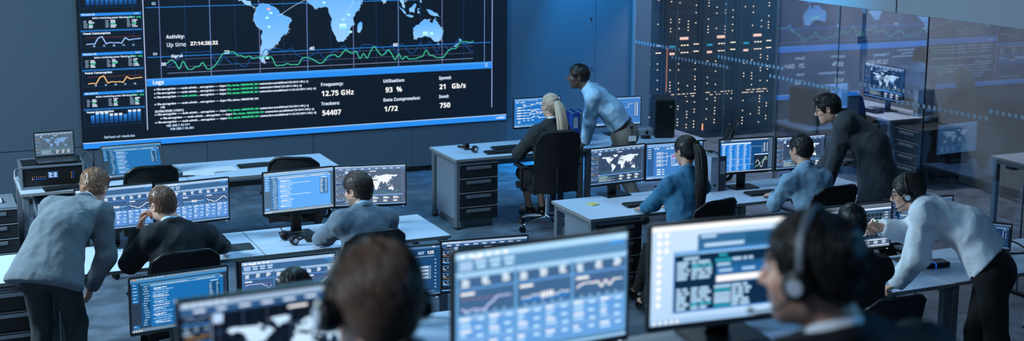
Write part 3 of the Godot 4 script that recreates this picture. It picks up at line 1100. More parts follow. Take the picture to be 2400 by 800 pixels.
func ui_desktop(s: float) -> Image:
	var rng := RandomNumberGenerator.new()
	rng.seed = 9
	var wh := Color(1, 1, 1)
	var u := Pad.new(self, 960, 540, s, Color(0.78, 0.88, 0.99))
	u.fade(0, 0, 960, 540, Color(0.8, 0.9, 1.0), Color(0.72, 0.84, 0.97))
	for r in 10:
		u.disc(44, 48 + r * 42, 15, wh)
		if r < 3: u.disc(86, 48 + r * 42, 14, wh)
	u.rect(0, 512, 960, 28, Color(0.6, 0.75, 0.9))
	for i in 5: u.disc(24 + i * 34, 526, 9, wh)
	u.rect(0, 0, 960, 26, wh)
	var teal := Color(0.16, 0.45, 0.65)
	u.rect(270, 60, 640, 90, Color(0.2, 0.42, 0.6)); u.rect(290, 66, 90, 14, Color(0.75, 0.88, 1)); u.rect(310, 112, 240, 18, Color(0.75, 0.88, 1)); u.rect(560, 74, 330, 60, teal.darkened(0.2))
	u.rect(130, 150, 700, 330, Color(0.03, 0.15, 0.27)); u.rect(130, 146, 700, 20, Color(0.55, 0.75, 0.95))
	u.frame(130, 146, 700, 336, 8, Color(0.25, 0.55, 0.85))
	var pale := Color(0.72, 0.87, 0.99)
	u.rect(190, 180, 90, 14, pale); u.rect(400, 176, 50, 12, Color(0.2, 0.7, 0.8))
	for r in 13:
		if r == 5 or r == 6: continue
		var y := 202.0 + r * 21
		u.greek(150, y, 76, 15, pale, rng); u.greek(238, y, 120, 15, Color(0.3, 0.75, 0.85) if r == 1 or r == 11 else pale, rng)
		if r > 6 or r == 0:
			u.rect(378, y, 100, 15, Color(0.15, 0.65, 0.75) if r % 4 == 0 else pale); u.greek(484, y, rng.randf_range(60, 170), 15, pale, rng)
	u.rect(384, 222, 430, 120, Color(0.12, 0.36, 0.55)); u.rect(390, 228, 80, 14, pale)
	for i in 3:
		u.frame(392 + i * 140, 254, 124, 30, 5, Color(0.2, 0.5, 0.8)); u.rect(404 + i * 140, 262, 80, 12, pale)
	u.rect(388, 296, 420, 34, wh)
	return u.im

func ui_list(s: float, seed_: int) -> Image:
	var rng := RandomNumberGenerator.new()
	rng.seed = seed_
	var bg := Color(0.1, 0.28, 0.46)
	var pale := Color(0.8, 0.9, 1.0)
	var u := Pad.new(self, 960, 540, s, bg)
	u.rect(0, 0, 960, 26, bg.lerp(pale, 0.35)); u.rect(880, 6, 30, 12, pale)
	u.text("SCF", 720, 88, 40, pale, true); u.text("125", 820, 88, 46, Color(1, 1, 1), true)
	u.rect(40, 110, 860, 4, pale)
	for r in 9:
		var y := 150.0 + r * 38
		u.rect(60 + (rng.randi() % 4) * 60, y, rng.randf_range(60, 200), 14, pale)
		u.rect(400, y, rng.randf_range(80, 260), 14, pale if r % 3 else Color(0.35, 0.85, 0.65))
		if r > 1 and r < 6:
			u.frame(740, y - 6, 120, 26, 4, pale); u.rect(756, y, 80, 12, pale)
		u.rect(905, y, 14, 12, pale)
	u.rect(40, 500, 860, 4, pale); u.rect(0, 520, 960, 20, bg.lerp(pale, 0.3))
	return u.im

# ---------------------------------------------------------------- furniture and equipment
func make_desk(w: float, d: float, label: String, at: Vector3, ped_at: float, group: String, panel := true) -> Node3D:
	# the origin is on the floor under the middle; the sitter is on the +z side
	var t := thing("desk", label, "desk", at, 0.0, group)
	obj("desktop", MB.new().box(Vector3(0, 0.717, 0), Vector3(w - 0.006, 0.026, d), 0.002), M.laminate, t)
	var eb := MB.new()
	eb.box(Vector3(0, 0.717, d * 0.5 + 0.001), Vector3(w - 0.006, 0.025, 0.003)).box(Vector3(0, 0.717, -d * 0.5 - 0.001), Vector3(w - 0.006, 0.025, 0.003))
	eb.box(Vector3(w * 0.5 - 0.003, 0.717, 0), Vector3(0.003, 0.025, d)).box(Vector3(-w * 0.5 + 0.003, 0.717, 0), Vector3(0.003, 0.025, d))
	obj("edge_band", eb, M.edge, t)
	for sx in [-1.0, 1.0]:
		for sz in [-1.0, 1.0]:
			var lp := Vector3(sx * (w * 0.5 - 0.045), 0, sz * (d * 0.5 - 0.05))
			var leg := obj("leg", MB.new().box(lp + Vector3(0, 0.36, 0), Vector3(0.055, 0.685, 0.055), 0.004), M.metal_grey, t)
			obj("foot_pad", MB.new().box(lp + Vector3(0, 0.009, 0), Vector3(0.062, 0.018, 0.062), 0.003), M.black, leg)
		obj("side_rail", MB.new().box(Vector3(sx * (w * 0.5 - 0.045), 0.682, 0), Vector3(0.04, 0.044, d - 0.15), 0.003), M.metal_grey, t)
	obj("rear_rail", MB.new().box(Vector3(0, 0.675, -d * 0.5 + 0.05), Vector3(w - 0.14, 0.05, 0.03), 0.003), M.metal_grey, t)
	obj("cable_tray", MB.new().box(Vector3(0, 0.62, -d * 0.5 + 0.12), Vector3(w - 0.3, 0.05, 0.1), 0.004), M.dark_grey, t)
	return t

func make_pedestal(w: float, h: float, d: float, n: int, label: String, at: Vector3, turn := 0.0, group := "", lined := false) -> Node3D:
	var t := thing("drawer_pedestal", label, "drawer unit", at, turn, group)
	obj("body", MB.new().box(Vector3(0, 0.08 + (h - 0.08) * 0.5, -0.012), Vector3(w, h - 0.08, d - 0.024), 0.004), M.cabinet, t)
	obj("plinth", MB.new().box(Vector3(0, 0.04, -0.03), Vector3(w - 0.06, 0.08, d - 0.1)), M.metal_grey, t)
	var hh := (h - 0.1) / n
	for k in n:
		var y := 0.085 + hh * (k + 0.5)
		var dr := obj("drawer", MB.new().box(Vector3(0, y, d * 0.5 - 0.008), Vector3(w - 0.012, hh - 0.01, 0.02), 0.003), M.drawer, t)
		obj("drawer_lip", MB.new().box(Vector3(0, y + hh * 0.5 - 0.006, d * 0.5 + 0.003), Vector3(w - 0.012, 0.006, 0.008), 0.001), M.metal_light, dr)
		if lined:
			obj("handle", MB.new().box(Vector3(0, y + hh * 0.5 - 0.03, d * 0.5 + 0.008), Vector3(w - 0.02, 0.028, 0.014), 0.003), M.metal_light, dr)
		else:
			obj("handle", MB.new().box(Vector3(0, y + hh * 0.18, d * 0.5 + 0.006), Vector3(w * 0.62, 0.032, 0.012), 0.003), M.metal_grey, dr)
	return t

func make_monitor(label: String, c: Vector3, yaw_deg: float, w: float, h: float, scr: Material, desk_y: float, group: String, lum := 0.0, tilt := 0.0, stand := true, hue := Color(0.55, 0.78, 1.0)) -> Node3D:
	var t := thing("monitor", label, "monitor", Vector3(c.x, desk_y, c.z), deg_to_rad(yaw_deg), group)
	var T := Transform3D(Basis(Vector3.RIGHT, tilt), Vector3(0, c.y - desk_y, 0))
	obj("housing", MB.new().prism(rounded(w, h, 0.008), T * T3(Vector3(0, 0, -0.012)), 0.022, 0.003).prism(rounded(w * 0.6, h * 0.6, 0.03), T * T3(Vector3(0, -h * 0.05, -0.034)), 0.03, 0.008), M.plastic_black, t)
	var bz := MB.new()
	for q in [[0.0, h * 0.5 - 0.004, w, 0.008], [0.0, -h * 0.5 + 0.009, w, 0.018], [-w * 0.5 + 0.004, 0.0, 0.008, h], [w * 0.5 - 0.004, 0.0, 0.008, h]]:
		bz.box(T * Vector3(q[0], q[1], 0.001), Vector3(q[2], q[3], 0.006), 0.0015, T.basis)
	obj("bezel", bz, M.plastic_black, t)
	var sw := w - 0.018
	var sh := h - 0.028
	var q := MB.new()
	var sy := 0.005
	q.face([T * Vector3(-sw / 2, sy + sh / 2, 0.0005), T * Vector3(sw / 2, sy + sh / 2, 0.0005), T * Vector3(sw / 2, sy - sh / 2, 0.0005), T * Vector3(-sw / 2, sy - sh / 2, 0.0005)], T.basis.z, [Vector2(0, 0), Vector2(1, 0), Vector2(1, 1), Vector2(0, 1)])
	obj("screen", q, scr, t)
	obj("power_light", MB.new().box(T * Vector3(w * 0.5 - 0.03, -h * 0.5 + 0.001, 0.005), Vector3(0.008, 0.004, 0.003)), M.led_white, t)
	if stand:
		obj("stand_pole", MB.new().box(Vector3(0, (c.y - desk_y) * 0.5, -0.085), Vector3(0.085, c.y - desk_y - 0.02, 0.03), 0.006).box(Vector3(0, c.y - desk_y - 0.03, -0.065), Vector3(0.07, 0.07, 0.05), 0.006), M.plastic_black, t)
		obj("base_plate", MB.new().box(Vector3(0, 0.006, -0.05), Vector3(0.25, 0.01, 0.19), 0.003), M.plastic_black, t)
	else:
		obj("rear_foot", MB.new().box(Vector3(0, 0.008, -0.08), Vector3(0.24, 0.012, 0.16), 0.003).tube([T * Vector3(0, 0, -0.05), Vector3(0, 0.02, -0.12)], 0.014, 8), M.plastic_black, t)
	if lum > 0.0:
		var l := AreaLight3D.new()
		l.name = "screen_light"
		l.area_size = Vector2(sw, sh)
		l.light_color = hue
		l.light_energy = lum
		l.area_range = 12.0
		l.shadow_enabled = true
		# an area light shines along its own -z
		l.transform = T * T3(Vector3(0, sy, 0.012), PI)
		t.add_child(l, true)
	return t

func make_keyboard(label: String, at: Vector3, turn: float, group := "", material: Material = null) -> Node3D:
	var t := thing("keyboard", label, "keyboard", at, turn, group)
	obj("base", MB.new().prism(rounded(0.44, 0.135, 0.008), T3(Vector3(0, 0.009, 0), 0, -PI / 2 + 0.05), 0.014, 0.003), material if material else M.plastic_black, t)
	var k := MB.new()
	for r in 5:
		for c in 15:
			if r == 4 and c > 3 and c < 10:
				continue
			k.box(Vector3(-0.2 + c * 0.0192, 0.0185 + (2 - r) * 0.0012, -0.046 + r * 0.0225), Vector3(0.0165, 0.008, 0.0185), 0.002)
		for c in 4:
			k.box(Vector3(0.112 + 0.022 + c * 0.0192, 0.0185 + (2 - r) * 0.0012, -0.046 + r * 0.0225), Vector3(0.0165, 0.008, 0.0185), 0.002)
	k.box(Vector3(-0.075, 0.016, 0.044), Vector3(0.11, 0.008, 0.0185), 0.002)
	var ks := obj("keys", k, M.key, t)
	ks.set_meta("kind", "stuff")
	return t

func make_mouse(label: String, at: Vector3, turn: float, group := "") -> Node3D:
	var t := thing("computer_mouse", label, "mouse", at, turn, group)
	var b := MB.new()
	var s := b.v.size()
	for j in 9:
		for i in 13:
			var u := i / 12.0 * 2.0 - 1.0
			var w := j / 8.0
			var wid := 0.032 * sqrt(maxf(0.0, 1.0 - pow(absf(w * 2.0 - 1.0), 3.0))) + 0.002
			var hh := (0.034 - 0.016 * absf(w - 0.6)) * sqrt(maxf(0.0, 1.0 - u * u * 0.96))
			var p := Vector3(u * wid, hh, (w - 0.5) * 0.112)
			b.vert(p, Vector3(u, 1.1 - absf(u), (w - 0.5) * 0.9).normalized())
	for j in 8:
		for i in 12:
			var a := s + j * 13 + i
			b.tri(a, a + 1, a + 13)
			b.tri(a + 1, a + 14, a + 13)
	obj("shell", b, M.plastic_black, t)
	obj("wheel", MB.new().cyl(Vector3(-0.004, 0.03, -0.028), Vector3(0.004, 0.03, -0.028), 0.007, 0.007, 10), M.dark_grey, t)
	return t

# headset in the frame of a head: ears at x = +-0.085, forehead along -z
func make_headset(label: String, T: Transform3D, group := "", r := 0.093, band: Material = null, flip := 1.0) -> Node3D:
	var t := thing("headset", label, "headset", T.origin, 0.0, group)
	t.transform = T
	var arc := []
	for i in 15:
		var a := PI * i / 14.0
		arc.push_back(Vector3(cos(a) * r, sin(a) * (r + 0.022) + 0.02, 0.01))
	arc.push_front(Vector3(r, -0.012, 0.006)); arc.push_back(Vector3(-r, -0.012, 0.006))
	obj("headband", MB.new().tube(arc, 0.009, 10, true, 0.55, Vector3(1, 0, 0)), band if band else M.plastic_black, t)
	for sx in [-1.0, 1.0]:
		var cup := obj("ear_cup", MB.new().lathe([Vector2(0.0, 0.024), Vector2(0.022, 0.024), Vector2(0.034, 0.016), Vector2(0.037, 0.0), Vector2(0.034, -0.006), Vector2(0, -0.006)], Transform3D(Basis(Vector3(0, 0, 1), -sx * PI / 2), Vector3(sx * (r - 0.006), -0.008, 0.004))), M.plastic_black, t)
		obj("ear_cushion", MB.new().lathe([Vector2(0.016, -0.024), Vector2(0.03, -0.024), Vector2(0.036, -0.016), Vector2(0.036, -0.006), Vector2(0.016, -0.006)], Transform3D(Basis(Vector3(0, 0, 1), -sx * PI / 2), Vector3(sx * (r - 0.006), -0.008, 0.004))), M.leatherette, cup)
		obj("cap_disc", MB.new().lathe([Vector2(0.0, 0.0275), Vector2(0.017, 0.0265), Vector2(0.0195, 0.023)], Transform3D(Basis(Vector3(0, 0, 1), -sx * PI / 2), Vector3(sx * (r - 0.006), -0.008, 0.004))), M.cap_silver, cup)
	var b := curve([Vector3(-flip * (r + 0.008), -0.03, -0.004), Vector3(-flip * (r + 0.006), -0.055, -0.035), Vector3(-flip * (r - 0.014), -0.078, -0.085), Vector3(-flip * (r - 0.036), -0.083, -0.118)], 5)
	var boom := obj("microphone_boom", MB.new().tube(b, 0.0035, 8), M.plastic_black, t)
	obj("microphone", MB.new().ball(b[b.size() - 1], Vector3(0.011, 0.007, 0.007), Basis(), 10, 8), M.plastic_black, boom)
	return t

func make_chair(label: String, at: Vector3, turn: float, group: String, bw := 0.46, btop := 1.03, bbot := 0.5, mesh_back := true, arms := true) -> Node3D:
	var t := thing("office_chair", label, "office chair", at, turn, group)
	obj("seat", MB.new().sheet(8, 8, func(u, v): return Vector3((u - 0.5) * 0.48, 0.455 - 0.05 * pow(absf(u * 2 - 1), 4) * 0.3 - 0.03 * pow(clampf(1 - v * 4, 0, 1), 2), (v - 0.5) * 0.47 - 0.02), 0.07), M.chair_fabric, t)
	var bh := btop - bbot
	var fb := func(u, v):
		var x: float = (u - 0.5) * bw * (1.0 - 0.12 * pow(v, 6.0) - 0.08 * pow(1.0 - v, 4.0))
		return Vector3(x, bbot + bh * v - 0.05 * pow(absf(u * 2 - 1), 6.0) * (1.0 if v > 0.9 else 0.0), 0.235 + 0.1 * v - 0.05 * sin(v * PI) * 0.6 - 0.05 * pow(u * 2 - 1, 2))
	var back := obj("backrest", MB.new().sheet(14, 14, fb, 0.012 if mesh_back else 0.055), M.chair_mesh if mesh_back else M.chair_fabric, t)
	if mesh_back:
		var rim := []
		for i in 9: rim.push_back(fb.call(i / 8.0, 1.0))
		for i in range(1, 9): rim.push_back(fb.call(1.0, 1.0 - i / 8.0))
		for i in range(1, 9): rim.push_back(fb.call(1.0 - i / 8.0, 0.0))
		for i in range(1, 9): rim.push_back(fb.call(0.0, i / 8.0))
		obj("back_frame", MB.new().tube(rim, 0.014, 8, false), M.plastic_black, back)
		var lum := MB.new().sheet(6, 3, func(u, v): return fb.call(0.06 + 0.88 * u, 0.3 + 0.16 * v) + Vector3(0, 0, 0.016), 0.01)
		obj("lumbar_bar", lum, M.plastic_black, back)
	obj("back_spine", MB.new().tube(curve([Vector3(0, 0.42, 0.1), Vector3(0, 0.43, 0.24), Vector3(0, 0.5, 0.29), Vector3(0, bbot + bh * 0.45, 0.3)], 5), 0.02, 8, true, 1.8, Vector3(1, 0, 0)), M.plastic_black, t)
	if arms:
		for sx in [-1.0, 1.0]:
			var a := obj("armrest", MB.new().box(Vector3(sx * 0.29, 0.665, 0.0), Vector3(0.075, 0.03, 0.25), 0.012), M.plastic_black, t)
			obj("arm_post", MB.new().tube(curve([Vector3(sx * 0.2, 0.43, 0.03), Vector3(sx * 0.285, 0.43, 0.03), Vector3(sx * 0.295, 0.52, 0.03), Vector3(sx * 0.29, 0.655, 0.01)], 5), 0.017, 8), M.plastic_black, a)
	obj("gas_column", MB.new().cyl(Vector3(0, 0.1, 0), Vector3(0, 0.3, 0), 0.026).cyl(Vector3(0, 0.28, 0), Vector3(0, 0.42, 0), 0.018), M.chrome, t)
	obj("tilt_housing", MB.new().box(Vector3(0, 0.405, 0.0), Vector3(0.2, 0.04, 0.22), 0.01), M.plastic_black, t)
	for k in 5:
		var an := TAU * k / 5.0 + 0.35
		var d := Vector3(cos(an), 0, sin(an))
		var arm := obj("base_arm", MB.new().tube(curve([Vector3(0, 0.115, 0), d * 0.12 + Vector3(0, 0.118, 0), d * 0.24 + Vector3(0, 0.095, 0), d * 0.3 + Vector3(0, 0.068, 0)], 4), [0.026, 0.025, 0.024, 0.023, 0.022, 0.021, 0.02, 0.018, 0.017, 0.016, 0.015, 0.014, 0.013], 8), M.chrome, t)
		var sd := d.cross(Vector3.UP)
		var cw := MB.new()
		for s in [-1.0, 1.0]:
			cw.cyl(d * 0.315 + sd * s * 0.008 + Vector3(0, 0.029, 0), d * 0.315 + sd * s * 0.024 + Vector3(0, 0.029, 0), 0.029, 0.027, 14)
		cw.cyl(d * 0.3 + Vector3(0, 0.03, 0), d * 0.3 + Vector3(0, 0.07, 0), 0.01, 0.01, 8)
		obj("caster", cw, M.plastic_black, arm)
	return t

func make_binder(label: String, at: Vector3, turn: float, cover: Material, spine: Material, group := "") -> Node3D:
	# stands on its short edge; the spine faces +z
	var t := thing("lever_arch_binder", label, "binder", at, turn, group)
	for sx in [-1.0, 1.0]:
		obj("cover_board", MB.new().box(Vector3(sx * 0.036, 0.16, -0.14), Vector3(0.003, 0.318, 0.28), 0.001), cover, t)
	var sp := obj("spine", MB.new().box(Vector3(0, 0.16, 0.0), Vector3(0.075, 0.318, 0.004), 0.001), spine, t)
	obj("spine_label", MB.new().box(Vector3(0, 0.215, 0.0025), Vector3(0.05, 0.12, 0.001)), M.paper_dim, sp)
	obj("finger_hole", MB.new().lathe([Vector2(0.008, 0.001), Vector2(0.008, 0.003), Vector2(0.013, 0.003), Vector2(0.0135, 0.001)], Transform3D(Basis(Vector3.RIGHT, PI / 2), Vector3(0, 0.06, 0.002)), 14).lathe([Vector2(0.0, 0.0012), Vector2(0.008, 0.0012)], Transform3D(Basis(Vector3.RIGHT, PI / 2), Vector3(0, 0.06, 0.002)), 14), M.dark_grey, sp)
	obj("page_block", MB.new().box(Vector3(0, 0.155, -0.135), Vector3(0.055, 0.295, 0.22)), M.paper_dim, t)
	return t

func make_laptop(label: String, at: Vector3, turn: float, w: float, scr: Material, open := 1.9, lum := 0.0) -> Node3D:
	var t := thing("laptop", label, "laptop", at, turn)
	var d := w * 0.68
	obj("base", MB.new().prism(rounded(w, d, 0.012), T3(Vector3(0, 0.009, 0), 0, -PI / 2), 0.016, 0.003), M.laptop_grey, t)
	var k := MB.new()
	for r in 5:
		for c in 14:
			k.box(Vector3((c - 6.5) * w * 0.062, 0.0175, -d * 0.32 + r * d * 0.105), Vector3(w * 0.053, 0.003, d * 0.085), 0.001)
	var ks := obj("keys", k, M.key, t)
	ks.set_meta("kind", "stuff")
	obj("trackpad", MB.new().box(Vector3(0, 0.0172, d * 0.32), Vector3(w * 0.3, 0.001, d * 0.22)), M.dark_grey, t)
	var L := Transform3D(Basis(Vector3.RIGHT, -(open - PI / 2)), Vector3(0, 0.018, -d * 0.5 + 0.004))
	var lid := obj("lid", MB.new().prism(rounded(w, d * 0.98, 0.012), L * T3(Vector3(0, d * 0.49, -0.004)), 0.007, 0.002), M.laptop_grey, t)
	var q := MB.new()
	var sw := w - 0.022
	var sh := d * 0.98 - 0.034
	var c := Vector3(0, d * 0.5, 0.0005)
	q.face([L * (c + Vector3(-sw / 2, sh / 2, 0)), L * (c + Vector3(sw / 2, sh / 2, 0)), L * (c + Vector3(sw / 2, -sh / 2, 0)), L * (c + Vector3(-sw / 2, -sh / 2, 0))], L.basis.z, [Vector2(0, 0), Vector2(1, 0), Vector2(1, 1), Vector2(0, 1)])
	obj("screen", q, scr, lid)
	if lum > 0.0:
		var l := AreaLight3D.new()
		l.name = "screen_light"
		l.area_size = Vector2(sw, sh)
		l.light_color = Color(0.55, 0.78, 1.0)
		l.light_energy = lum
		l.area_range = 12.0
		l.shadow_enabled = true
		l.transform = L * T3(c + Vector3(0, 0, 0.01), PI)
		t.add_child(l, true)
	return t

# ---------------------------------------------------------------- the room
const ZW := -15.05
const XG := 8.6
const CEIL := 4.4

func build_room() -> void:
	# floor of square slabs with fine joints
	var fl := struct("floor", MB.new().box(Vector3(4.0, -0.12, -7.0), Vector3(15.2, 0.2, 19.2)), M.joint)
	var sl := MB.new().box(Vector3(0, -0.0125, 0), Vector3(1.196, 0.025, 1.196), 0.002).mesh()
	var rng := RandomNumberGenerator.new()
	rng.seed = 3
	for i in 12:
		for j in 11:
			obj("floor_tile", sl, M["floor_%d" % (rng.randi() % 3)], fl, T3(Vector3(-2.4 + 0.28 + i * 1.2, 0.0, -15.9 + j * 1.2)))
	# wall behind the video wall, clad in panels
	var wb := struct("wall_back", MB.new().box(Vector3(2.67, CEIL / 2, ZW - 0.16), Vector3(11.84, CEIL, 0.26)), M.joint)
	var xs := [-3.2, -1.92, -0.66, 0.6, 1.86, 3.1, 4.34, 5.58, 6.816, 8.07, 8.6]
	var ys := [0.06, 0.59, 2.5, CEIL]
	for i in xs.size() - 1:
		for j in 3:
			var c := Vector3((xs[i] + xs[i + 1]) / 2, (ys[j] + ys[j + 1]) / 2, ZW - 0.015)
			obj("wall_panel", MB.new().box(c, Vector3(xs[i + 1] - xs[i] - 0.006, ys[j + 1] - ys[j] - 0.008, 0.03), 0.002), M.wall_paint, wb)
	for p in [Vector3(8.0, 1.79, ZW), Vector3(8.02, 1.15, ZW), Vector3(8.0, 2.42, ZW)]:
		obj("panel_fixing", MB.new().cyl(p, p + Vector3(0, 0, 0.004), 0.013, 0.011, 12), M.black, wb)
	struct("baseboard_back", MB.new().box(Vector3(2.8, 0.03, ZW - 0.012), Vector3(12.0, 0.06, 0.012)), M.black)
	# end of that wall where it turns to the server racks
	struct("wall_end", MB.new().box(Vector3(8.83, CEIL / 2, ZW - 0.9), Vector3(0.46, CEIL, 1.2), 0.01), M.wall_paint)
	struct("wall_rack_side", MB.new().box(Vector3(10.2, CEIL / 2, -16.55), Vector3(3.2, CEIL, 0.2)), M.wall_grey)
	struct("wall_right", MB.new().box(Vector3(11.46, CEIL / 2, -7.0), Vector3(0.2, CEIL, 19.2)), M.wall_grey)
	struct("baseboard_right", MB.new().box(Vector3(11.352, 0.05, -7.0), Vector3(0.016, 0.1, 19.0), 0.003), M.wall_low)
	struct("wall_left", MB.new().box(Vector3(-3.3, CEIL / 2, -7.0), Vector3(0.2, CEIL, 19.2)), M.wall_paint)
	struct("wall_front", MB.new().box(Vector3(4.0, CEIL / 2, 2.6), Vector3(15.2, CEIL, 0.2)), M.wall_paint)
	struct("ceiling", MB.new().box(Vector3(4.0, CEIL + 0.1, -7.0), Vector3(15.2, 0.2, 19.4)), M.ceiling)
	# raised tier in front
	struct("platform", MB.new().box(Vector3(2.6, 0.635, -0.6), Vector3(11.6, 1.27, 6.2), 0.01), M.floor_0)
	# soffit over the glass partition
	struct("wall_soffit", MB.new().box(Vector3(XG + 0.08, 2.275 + (CEIL - 2.275) / 2, -12.55), Vector3(0.16, CEIL - 2.275, 5.0), 0.004), M.soffit)
	struct("wall_soffit", MB.new().box(Vector3(XG + 0.085, 2.275 + (CEIL - 2.275) / 2, -3.77), Vector3(0.16, CEIL - 2.275, 12.54), 0.004), M.soffit)
	struct("trim_1", MB.new().box(Vector3(XG + 0.01, 1.14, ZW + 0.03), Vector3(0.03, 2.27, 0.055), 0.004), M.metal_grey)
	struct("trim_2", MB.new().box(Vector3(XG + 0.005, 0.012, -6.3), Vector3(0.05, 0.024, 17.4), 0.004), M.alu_dark)
	# the panes
	var zs := [-14.99, -13.97, -12.9, -11.9, -10.872, -9.598, -8.32, -7.05, -5.8, -4.55, -3.3]
	for i in zs.size() - 1:
		var z0: float = zs[i]
		var z1: float = zs[i + 1]
		var g := struct("window_%d" % (i + 1), MB.new().box(Vector3(0, 1.15, 0), Vector3(0.01, 2.25, z1 - z0 - 0.006), 0.001), M.partition_glass if i < 3 else (M.partition_glass_coated if i < 5 else M.partition_glass_light_coat), T3(Vector3(XG + [0.0, 0.012][i % 2], 0.0, (z0 + z1) / 2), 0.0, 0.0, [0.0, 0.0008, 0.0003, 0.0, -0.0014, 0.0][i % 6]))
		# seal strip between panes
		if i > 0:
			obj("pane_seal", MB.new().box(Vector3(0, 1.15, -(z1 - z0) / 2), Vector3(0.012, 2.25, 0.007)), M.seal if i == 5 or i == 8 else M.seal_pale, g)
	# rows of frosted dots
	var rows := [[-14.93, -13.9, 1.478, 1.494], [-14.04, -12.84, 1.385, 1.409], [-13.03, -11.8, 1.51, 1.526], [-12.0, -10.87, 1.419, 1.426], [-10.5, -9.8, 1.53, 1.554], [-9.95, -8.8, 1.442, 1.457], [-8.75, -7.6, 1.53, 1.54]]
	var dot := MB.new().lathe([Vector2(0, 0.001), Vector2(0.0215, 0.001), Vector2(0.022, 0.0)], Transform3D(Basis(Vector3(0, 0, 1), PI / 2), Vector3.ZERO), 16).mesh()
	for r in rows:
		var n := int(roundf((r[1] - r[0]) / 0.0735)) + 1
		for k in n:
			var f := float(k) / (n - 1)
			var z: float = lerpf(r[0], r[1], f)
			var i := 0
			while i < zs.size() - 2 and z > zs[i + 1]:
				i += 1
			var pane: Node3D = get_node("window_%d" % (i + 1))
			obj("frosted_dot", dot, M.frost, pane, T3(Vector3(-0.0056 - (0.006 if i % 2 == 1 else 0.0), lerpf(r[2], r[3], f), z - pane.position.z)))

func build_video_wall(im: Image) -> void:
	var x0 := 1.747
	var x1 := 6.807
	var y0 := 0.571
	var y1 := 3.418
	var t := thing("video_wall", "huge wall-mounted video wall showing the world map over logs and figures", "video wall", Vector3((x0 + x1) / 2, y0, ZW + 0.035))
	obj("cabinet", MB.new().box(Vector3(0, (y1 - y0) / 2, -0.018), Vector3(x1 - x0 + 0.01, y1 - y0 + 0.01, 0.034), 0.004), M.plastic_black, t)
	var w := (x1 - x0) / 2
	var q := MB.new().face([Vector3(-w, y1 - y0, 0.0015), Vector3(w, y1 - y0, 0.0015), Vector3(w, 0, 0.0015), Vector3(-w, 0, 0.0015)], Vector3(0, 0, 1), [Vector2(0, 0), Vector2(1, 0), Vector2(1, 1), Vector2(0, 1)])
	obj("screen", q, screen_mat("video_wall_screen", im, 1.0), t)
	var l := AreaLight3D.new()
	l.name = "screen_light"
	l.area_size = Vector2(w * 2, y1 - y0)
	l.light_color = Color(0.35, 0.65, 1.0)
	l.light_energy = E_WALL
	l.area_range = 30.0
	l.shadow_enabled = true
	l.transform = T3(Vector3(0, (y1 - y0) / 2, 0.02), PI)
	t.add_child(l, true)

func build_racks() -> void:
	var rng := RandomNumberGenerator.new()
	rng.seed = 21
	var zf := -15.6
	for k in 4:
		var x := 8.87 + 0.6 * k + 0.3
		var nth: String = ["half hidden behind the end of the blue wall", "orange strip down its edge", "second from the grey side wall", "next to the grey side wall"][k]
		var t := thing("server_rack", "black server rack with small lights, " + nth, "server rack", Vector3(x - 0.02, 0, zf - 0.42), 0, "server racks behind the glass")
		var sh := MB.new()
		for sx in [-1.0, 1.0]:
			sh.box(Vector3(sx * 0.288, 1.1, 0.0), Vector3(0.02, 2.2, 0.84), 0.003)
		sh.box(Vector3(0, 2.19, 0), Vector3(0.596, 0.02, 0.84)).box(Vector3(0, 0.03, 0), Vector3(0.596, 0.06, 0.84)).box(Vector3(0, 1.1, -0.41), Vector3(0.596, 2.2, 0.02))
		obj("cabinet", sh, M.rack_black, t)
		for sx in [-1.0, 1.0]:
			obj("mounting_rail", MB.new().box(Vector3(sx * 0.25, 1.12, 0.385), Vector3(0.03, 2.1, 0.03), 0.002), M.rack_black, t)
		var y := 0.08
		while y < 2.14:
			var hh: float = [0.044, 0.044, 0.088, 0.088, 0.132][rng.randi() % 5]
			hh = minf(hh, 2.16 - y)
			obj("server_unit", MB.new().box(Vector3(0, y + hh / 2, 0.0 + rng.randf_range(-0.006, 0.006)), Vector3(0.45, hh - 0.005, 0.74), 0.002), M.rack_unit if rng.randf() < 0.6 else M.rack_black, t)
			y += hh
		# status lights
		var led := MB.new()
		var cols := [-0.21, -0.075, 0.07, 0.19]
		for c in 4:
			var yy := 0.16
			while yy < 2.15:
				if absf(yy - 0.62) < 0.06 or (yy > 1.14 and yy < 1.46):
					yy += 0.045
					continue
				if rng.randf() < 0.5:
					led.box(Vector3(cols[c] + 0.008 * sin(yy * 3), yy, 0.384), Vector3(0.011, 0.013, 0.012), 0.003)
				yy += 0.042 if rng.randf() < 0.75 else 0.1
		for r in 2:
			for q in 3:
				led.box(Vector3(-0.03 + q * 0.045, 1.21 + r * 0.1, 0.384), Vector3(0.022, 0.01, 0.012)).box(Vector3(0.17 + q * 0.03, 1.22 + r * 0.1, 0.384), Vector3(0.018, 0.01, 0.012))
			for q in 18:
				if rng.randf() < 0.4:
					led.box(Vector3(-0.22 + q * 0.025, 0.6 + r * 0.035, 0.384), Vector3(0.011, 0.006, 0.012))
		var o := obj("status_lights", led, M.led_warm, t)
		o.set_meta("kind", "stuff")
		obj("lit_display", MB.new().box(Vector3(0.0, 1.405, 0.386), Vector3(0.13, 0.035, 0.016), 0.002), M.led_panel, t)
		obj("lit_display", MB.new().box(Vector3(-0.19, 1.2, 0.386), Vector3(0.085, 0.028, 0.016), 0.002), M.led_panel, t)
		obj("lit_display", MB.new().box(Vector3(-0.185, 1.3, 0.386), Vector3(0.085, 0.026, 0.016), 0.002), M.led_teal, t)
		if k == 1:
			obj("light_strip", MB.new().box(Vector3(-0.287, 0.99, 0.424), Vector3(0.01, 0.6, 0.008)), M.led_orange, t)
		if k == 2:
			obj("light_strip", MB.new().box(Vector3(-0.287, 0.16, 0.424), Vector3(0.012, 0.09, 0.008)), M.led_white_warm, t)

